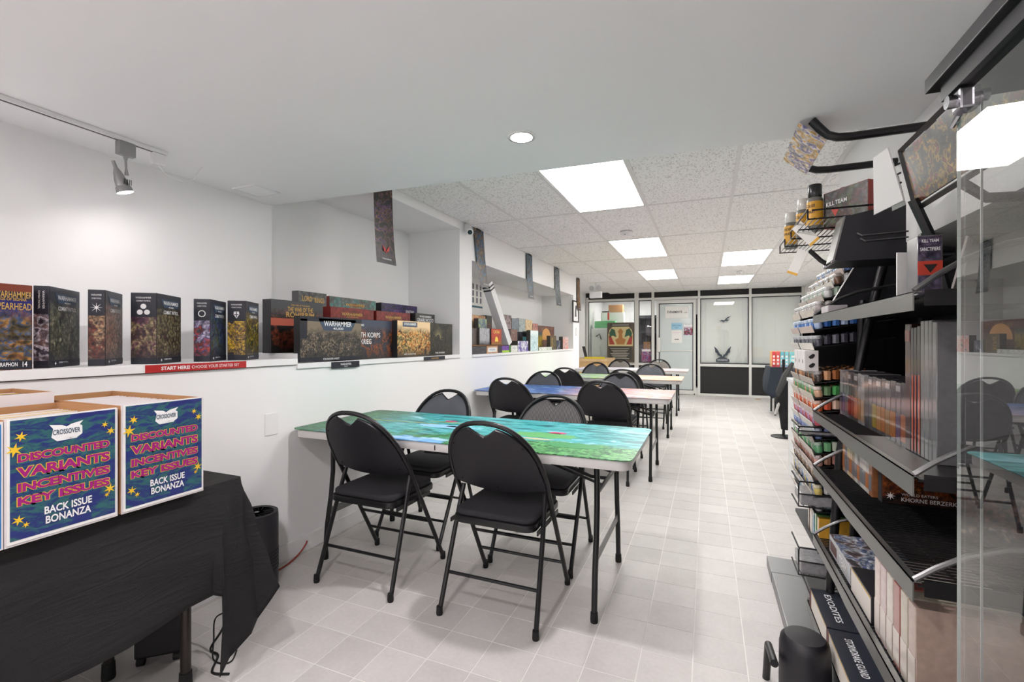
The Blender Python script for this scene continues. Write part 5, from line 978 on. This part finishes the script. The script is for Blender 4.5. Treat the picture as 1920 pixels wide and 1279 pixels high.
PAL = {0: [(96, 70, 140), (80, 60, 120), (190, 60, 50)], 1: [(120, 150, 190), (90, 120, 170), (200, 205, 210)], 2: [(205, 205, 205), (190, 180, 160), (110, 80, 60)], 3: [(210, 212, 210), (160, 180, 160), (200, 200, 195)], 4: [(190, 186, 180), (170, 160, 160), (205, 200, 196)], 5: [(50, 100, 170), (70, 120, 190), (170, 190, 220)], 6: [(80, 80, 92), (60, 60, 70), (110, 110, 120)],
       7: [(150, 90, 50), (60, 54, 50), (200, 150, 110)], 8: [(110, 140, 100), (80, 160, 90), (200, 160, 130)], 9: [(210, 110, 60), (200, 90, 60), (220, 190, 170)], 10: [(200, 110, 120), (190, 90, 100), (180, 150, 190)], 11: [(120, 130, 180), (150, 160, 200), (110, 140, 190)], 12: [(100, 170, 120), (120, 180, 130), (200, 210, 190)], 13: [(170, 120, 110), (190, 150, 140), (150, 110, 90)], 14: [(140, 120, 100), (190, 170, 150), (120, 100, 90)], 15: [(210, 190, 110), (180, 180, 180), (90, 120, 170)], 16: [(200, 190, 180), (170, 170, 175), (130, 160, 170)]}
CN = {0: 'violet', 1: 'light blue', 2: 'white or brown', 3: 'pale grey-green', 4: 'pale grey', 5: 'blue', 6: 'charcoal', 7: 'dark brown', 8: 'green', 9: 'orange', 10: 'pink', 11: 'lavender blue', 12: 'mint green', 13: 'rosy brown', 14: 'tan', 15: 'yellow or grey', 16: 'off-white'}
def cap_two(me, c_, z0):
    pc = tuple(int(v*.35+208*.65) for v in c_); me.materials.append(mat('cap_%d_%d_%d' % pc, pc, .2, coat=.8))
    for p_ in me.polygons:
        if p_.center.z > z0: p_.material_index = 1
potm = {}; deep = {}
for k, (z, x) in enumerate(rows):
    for b_, (ya, yb, n) in enumerate(bays):
        tr_ = MB().add([(x, ya, z-.006), (.70, ya, z+.035), (.70, yb, z+.035), (x, yb, z-.006), (x, ya, z-.010), (.70, ya, z+.031), (.70, yb, z+.031), (x, yb, z-.010)], [(0, 1, 2, 3), (7, 6, 5, 4), (0, 4, 5, 1), (1, 5, 6, 2), (2, 6, 7, 3), (3, 7, 4, 0)]).build('tray', M_BLACK, pr)
        MB().add([(x-.002, ya, z-.018), (x-.012, ya, z+.010), (x-.012, yb, z+.010), (x-.002, yb, z-.018), (x, ya, z-.018), (x-.010, ya, z+.011), (x-.010, yb, z+.011), (x, yb, z-.018)], [(0, 1, 2, 3), (7, 6, 5, 4), (0, 4, 5, 1), (1, 5, 6, 2), (2, 6, 7, 3), (3, 7, 4, 0)]).build('label_strip', mat('label_strip_%d' % (k % 4), [(206, 196, 184), (196, 180, 172), (214, 210, 202), (180, 170, 160)][k % 4], .5, var=.35, bscale=140), tr_)
        for i in range(n):
            c_ = PAL[k][(i*7+k+b_) % 3]
            if c_ not in potm: potm[c_] = MB().lathe([(.0125, -.002), (.0145, .004), (.0145, .02), (.0125, .024), (.0150, .026), (.0150, .034), (.012, .038)], (0, 0, 0), 9).mesh('paint_pot', mat('pot_%d_%d_%d' % c_, c_, .25, coat=.6), smooth=True); cap_two(potm[c_], c_, .025)
            yy = ya+(yb-ya)*(i+.5)/n; o = obj('paint_pot', potm[c_], None, (x+.018, yy, z+.0005)); o.rotation_euler = (0, R(-8), 0); o.scale = (1.08, 1.08, 1.15)
            tag(o, '%s paint pot, %s from the near end, row %s %s bay' % (CN[k], ordn[i], ['one, topmost,', 'two', 'three', 'four', 'five', 'six', 'seven', 'eight', 'nine', 'ten', 'eleven', 'twelve', 'thirteen', 'fourteen', 'fifteen', 'sixteen', 'seventeen, lowest,'][k], ('near', 'far')[b_]), 'paint pot', 'paint pots, rack row %d, %s bay' % (k+1, ('near', 'far')[b_]))
            if b_ == 0 or i == 0:
                for r_ in range(1, 6):
                    c2 = PAL[k][(i*7+k+b_+r_) % 3]
                    if x+.018+.03*r_ > .68: continue
                    deep.setdefault(c2, MB()).lathe([(.0145, 0), (.0145, .02), (.0150, .026), (.0150, .034), (.010, .038)], (x+.018+.03*r_, yy, z+.003+.0042*r_*.9), 7)
root = None
for c_, mb in deep.items():
    me = mb.mesh('paint_pot_field', mat('pot_%d_%d_%d' % c_, c_, .25), smooth=True)
    if root is None: root = obj('paint_pot_field', me); root['kind'] = 'stuff'; tag(root, 'deeper rows of paint pots filling the rack behind the front ones', 'paint pots')
    else: o = obj('paint_pot_group', me, root); o['kind'] = 'stuff'
wb0 = None
for k in range(3):
    o = gbox('%s small white kit box with black bird silhouettes on the rack' % ('near', 'middle', 'far')[k], (.385, 2.385+k*.085, 1.132), .08, .05, .088, R(-90), mat('kit_white', (222, 218, 216), .5), body=mat('kit_white', (222, 218, 216), .5), side_art=mat('kit_white', (222, 218, 216), .5), name='kit_carton', group='white kit boxes on the paint rack')
    for zz, fx in ((.062, .025), (.024, .025)): flat(o, [(-.012, -.002), (-.004, .006), (.004, .012), (.012, .008), (.01, 0), (.004, -.008), (-.006, -.010)], (.08, fx, zz), (0, 1, 0), Zv, M_TXTK, 'bird_mark', .0012)
    flat(o, [(-.006, 0), (0, .01), (.006, 0), (0, -.01)], (.04, 0, .04), X, Zv, M_TXTK, 'bird_mark', .0012)
def wire_tray(label, z0, z1, y0=2.29, y1=2.46, fill=True):
    t = thing('wire_tray', label, 'tray', (0, 0, 0), group='wire trays clipped to the paint rack')
    MB().tube([(.52, y0, z1), (.365, y0, z1), (.36, y0, z1-.01), (.36, y0, z0), (.52, y0, z0)], .0035, 6).build('end_loop', M_BLACK, t); MB().tube([(.36, y0, z1), (.36, y1, z1)], .0035, 6).build('front_wire', M_BLACK, t); MB().tube([(.36, y0, z0), (.36, y1, z0)], .0035, 6).build('front_wire', M_BLACK, t)
    MB().tube([(.52, y0, (z0+z1)/2), (.36, y0, (z0+z1)/2)], .003, 6).build('end_wire', M_BLACK, t)
    wr = MB()
    for i in range(9): wr.tube([(.36+.02*i, y0, z0), (.36+.02*i, y1, z0)], .002, 5)
    o = wr.build('wire_floor', M_BLACK, t); o['kind'] = 'stuff'
    if fill: tag(MB().box(.37, .50, y0+.01, y1-.01, z0+.003, z0+(z1-z0)*.45).build('blister_pack', mat('blister', (150, 150, 152), .25, var=.4, bscale=60), bevel=.004), 'clear-wrapped grey pack lying in the '+label.split(' wire')[0]+' wire tray', 'pack')
wire_tray('upper wire tray on the front of the paint rack', .862, .898); wire_tray('middle wire tray on the front of the paint rack', .56, .665); wire_tray('lowest wire tray on the front of the paint rack', .27, .385)
sc_cols = [(224, 170, 60), (90, 150, 90), (60, 130, 150), (224, 214, 200), (110, 80, 60)]
for k in range(5): book('%s thin booklet standing under the paint rows, from the near end' % ordn[k], .44, 2.33+.05*k, .03, .12, .12, .385, sc_cols[k], None, group='booklets under the paint rows')
tag(MB().box(.43, .76, 2.295, 2.83, .367, .383).build('lower_board', M_BLACKP), 'black board carrying the booklets under the paint rows', 'board')
# object at the foot of the shelving
bn = thing('step_stool', 'rounded black plastic stool at the foot of the shelving', 'stool', (.31, 1.86, .0605))
MB().lathe([(.078, 0), (.078, .03), (.077, .15), (.072, .175), (.06, .187), (.02, .19)], (0, 0, 0), 28).build('body', M_BLACKP, bn, smooth=True)
ro_ = tag(MB().tube([(.205, 1.97, .0), (.208, 1.93, .15), (.212, 1.80, .165)], .013, 12).build('bent_tube', M_BLACK, smooth=True), 'short black tube sticking up beside the black stool', 'tube')
# ------------------------------------------------------------------ glass display case
dc = thing('display_case', 'tall glass display case with a black top at the right picture edge', 'display case', (0, 0, 0))
MB().box(.398, .404, -.45, 1.036, .14, 1.683).build('front_pane', M_GLASS, dc); MB().box(.406, .80, 1.026, 1.032, .14, 1.683).build('end_pane', M_GLASS, dc)
MB().box(.3985, .4035, 1.0362, 1.037, .14, 1.683).build('pane_edge', mat('polished_edge', (150, 158, 156), .15, coat=1.), dc); MB().box(.428, .431, 1.0322, 1.0345, .14, 1.683).build('pane_seal', mat('seal_grey', (150, 154, 154), .3), dc)
MB().box(.372, .815, -.5, 1.09, 1.716, 1.742).build('top_cap', mat('case_black', (28, 27, 29), .3), dc, bevel=.002); MB().box(.385, .81, -.5, 1.06, 1.685, 1.716).build('top_frame', MATS['case_black'], dc)
MB().box(.39, .81, -.5, 1.05, 0, .138).build('plinth', MATS['case_black'], dc); MB().box(.803, .815, -.5, 1.04, .14, 1.685).build('back_panel', mat('case_back', (46, 46, 48), .5), dc)
for z in (1.665,):
    h_ = MB().box(.388, .416, 1.0, 1.03, z-.018, z+.018).build('hinge', M_CHROME, dc, bevel=.004); MB().tube([(.376, 1.015, z), (.39, 1.015, z)], .011, 14).build('hinge_knob', M_CHROME, h_, smooth=True); MB().tube([(.43, 1.015, z+.004), (.405, 1.015, z+.004)], .010, 14).build('hinge_knob', M_CHROME, h_, smooth=True)
    MB().tube([(.395, 1.02, z-.02), (.395, 1.046, z-.03)], .005, 8).build('hinge_pin', M_CHROME, h_)
# ------------------------------------------------------------------ far right corner and rear counter
nt_ = thing('rear_table', 'table under the navy cloth by the dark partition panels', 'table', (0, 0, 0))
MB().box(1.0, 1.88, 8.9, 9.6, .79, .815).build('tabletop', mat('dark_top', (60, 58, 56), .6), nt_)
for x, y in ((1.07, 8.97), (1.8, 8.97), (1.07, 9.5), (1.8, 9.5)): MB().tube([(x, y, 0), (x, y, .79)], .015, 8).build('leg', M_BLACK, nt_)
mb = MB(); vs = []; fs = []; per = [(.985, 9.61, .93, 9.62, .46), (.985, 9.3, .92, 9.3, .44), (.985, 8.95, .90, 8.93, .41), (.99, 8.885, .93, 8.83, .36), (1.05, 8.885, 1.02, 8.82, .30), (1.2, 8.885, 1.17, 8.83, .42), (1.5, 8.885, 1.5, 8.84, .44), (1.9, 8.885, 1.9, 8.84, .44)]
for k, (tx, ty, hx, hy, hz) in enumerate(per):
    for r_ in range(9): q = r_/8; vs.append((tx+(hx-tx)*q+.012*math.sin(k*2+r_)*q, ty+(hy-ty)*q, .818+(hz-.818)*q))
for k in range(len(per)-1):
    for r_ in range(8): fs.append((k*9+r_, (k+1)*9+r_, (k+1)*9+r_+1, k*9+r_+1))
b0 = len(vs); vs.append((1.9, 9.61, .818)); fs.append(tuple(k*9 for k in range(len(per)))+(b0,)); mb.add(vs, fs)
o = mb.build('tablecloth', mat('navy_cloth', (34, 42, 54), .8, bump=.4, bscale=60, var=.3), smooth=True); q = o.modifiers.new('s', 'SOLIDIFY'); q.thickness = .003; tag(o, 'dark navy cloth draped over the rear table', 'tablecloth')
for k, (x0, x1, top, bot, lab) in enumerate(((1.02, 1.075, (226, 70, 80), (150, 50, 110), 'red display box, leftmost on the navy cloth'), (1.08, 1.135, (230, 90, 96), (130, 60, 120), 'red-pink display box, second on the navy cloth'), (1.14, 1.20, (110, 190, 205), (170, 60, 170), 'turquoise and purple display box, third on the navy cloth'), (1.205, 1.265, (130, 205, 215), (200, 70, 190), 'turquoise and magenta display box, fourth on the navy cloth'), (1.27, 1.40, (140, 210, 215), (190, 80, 190), 'wide turquoise display box, fifth on the navy cloth'))):
    o = gbox(lab, (x0, 8.95, .8195), x1-x0, .3, .265, 0, art('display_%d' % k, [top, top], 5, 10, .2, bottom=bot, zr=(-.05, .25)), body=mat('display_body', (226, 170, 110), .5), name='display_box', group='bright display boxes on the navy cloth')
    for zz in (.06, .12, .18): flat(o, rect((x1-x0)*.5, .035), ((x1-x0)/2, 0, zz), X, Zv, M_PAPER, 'window_print', .0012)
wcb = thing('low_cabinet', 'white low cabinet beyond the paint rack', 'cabinet', (.68, 4.55, 0))
MB().box(0, .5, 0, .3, .05, .90).build('body', M_WHITE, wcb, bevel=.004); MB().box(-.01, .51, -.01, .31, .90, .93).build('top', M_WHITE, wcb, bevel=.003); MB().box(.02, .48, .02, .28, 0, .05).build('plinth', M_WHITE, wcb)
for q in (.02, .255): MB().box(q, q+.225, -.012, 0, .09, .87).build('door', mat('cab_door', (226, 226, 222), .45), wcb)
bg = thing('bag_stand', 'black straps and bag hanging on a round-based stand near the cabinet', 'stand', (.93, 7.0, 0))
MB().lathe([(.15, 0), (.15, .012), (.11, .02), (.02, .03)], (0, 0, 0), 24).build('base', M_BLACK, bg, smooth=True); MB().tube([(0, 0, .02), (0, 0, 1.02)], .018, 10).build('pole', M_BLACK, bg)
MB().tube([(.02, 0, .10), (.03, 0, .3), (.0, -.02, .5), (.02, 0, .7), (.0, 0, .8)], .08, 10, rs=[.05, .085, .10, .08, .03]).build('bag', M_CLOTH, bg, smooth=True); MB().tube([(-.03, -.05, .45), (-.06, -.06, .6), (.02, -.04, .8), (.10, -.03, .98)], .04, 8, rs=[.02, .04, .05, .02]).build('strap', mat('strap_grey', (66, 66, 66), .6), bg, smooth=True)
MB().tube([(-.10, -.05, .30), (-.07, -.07, .42), (.0, -.06, .55)], .018, 8).build('pale_strap', mat('strap_pale', (200, 200, 196), .6), bg, smooth=True)
ctr = thing('wood_counter', 'light wood counter at the far end beyond the wall', 'counter', (-2.83, 10.35, 0))
MB().box(0, .78, 0, .9, 0, .80).build('body', mat('light_wood', (218, 180, 128), .5, var=.12, bscale=12), ctr); MB().box(-.0, .80, -.02, .92, .80, .86).build('top', mat('light_wood_top', (228, 194, 146), .5, var=.1, bscale=12), ctr)
tag(MB().box(-2.55, -2.1, 10.36, 10.42, .8605, .90).build('spirit_level', mat('tool_yellow', (226, 205, 30), .4), bevel=.004), 'yellow level lying on the light wood counter', 'tool')
o = MB().box(-.01, .01, -.1, .1, 0, .28, Matrix.Translation((-2.62, 10.8, .861)) @ Matrix.Rotation(R(-14), 4, 'Y')).build('tablet_stand', M_BLACKP); tag(o, 'dark tablet leaning on the light wood counter', 'tablet')
cp = thing('card_poster', 'tall poster board of a trading-card design in front of the glazing', 'poster', (-1.96, YB-.075, .735), 0)
MB().prism(rrect(-.33, .33, 0, .98, .03), 0, .012, Matrix.Rotation(R(90), 4, 'X')).build('board', mat('poster_bronze', (88, 78, 66), .5, var=.3, bscale=20), cp)
flat(cp, [(-.30, .40), (.30, .40), (.30, .68), (.27, .80), (.2, .875), (-.2, .875), (-.27, .80), (-.30, .68)], (0, -.012, 0), X, Zv, mat('poster_cream', (206, 190, 140), .5), 'picture_field', .0003)
for s_ in (-1, 1):
    flat(cp, [(p[0]*s_, p[1]) for p in ((.10, .62), (.14, .80), (.22, .84), (.28, .72), (.26, .60), (.2, .66))], (0, -.012, 0), X, Zv, mat('poster_green', (60, 96, 74), .5), 'wing_shape', .0008); flat(cp, [(p[0]*s_, p[1]) for p in ((.14, .44), (.27, .44), (.29, .66), (.22, .62))], (0, -.012, 0), X, Zv, mat('poster_red', (170, 66, 54), .5), 'drape_shape', .0008)
flat(cp, [(-.09, .44), (.09, .44), (.13, .56), (.05, .60), (.04, .70), (.07, .76), (0, .84), (-.07, .76), (-.04, .70), (-.05, .60), (-.13, .56)], (0, -.012, 0), X, Zv, mat('poster_ochre', (176, 120, 66), .5), 'centre_shape', .0008)
flat(cp, rect(.54, .30), (0, -.012, .22), X, Zv, mat('poster_dark', (66, 64, 60), .5), 'text_box', .0003)
for i in range(7): flat(cp, rect(.46-.06*(i % 3), .014), (-.02, -.012, .335-.04*i), X, Zv, mat('poster_line', (190, 186, 172), .5), 'text_line', .0008)
flat(cp, rect(.52, .05), (0, -.012, .92), X, Zv, MATS['poster_dark'], 'title_bar', .0003); flat(cp, rect(.4, .016), (0, -.012, .92), X, Zv, MATS['poster_line'], 'text_line', .0008)

fs_ = tag(MB().prism([(-.05, -.02), (.0, -.035), (.05, -.01), (.06, .03), (.0, .02), (-.04, .03)], 0, .012, Matrix.Translation((1.02, 11.3, .0005))).build('floor_scrap', mat('scrap_tan', (190, 160, 120), .8)), 'small tan scrap on the floor before the dark partition panel', 'scrap')
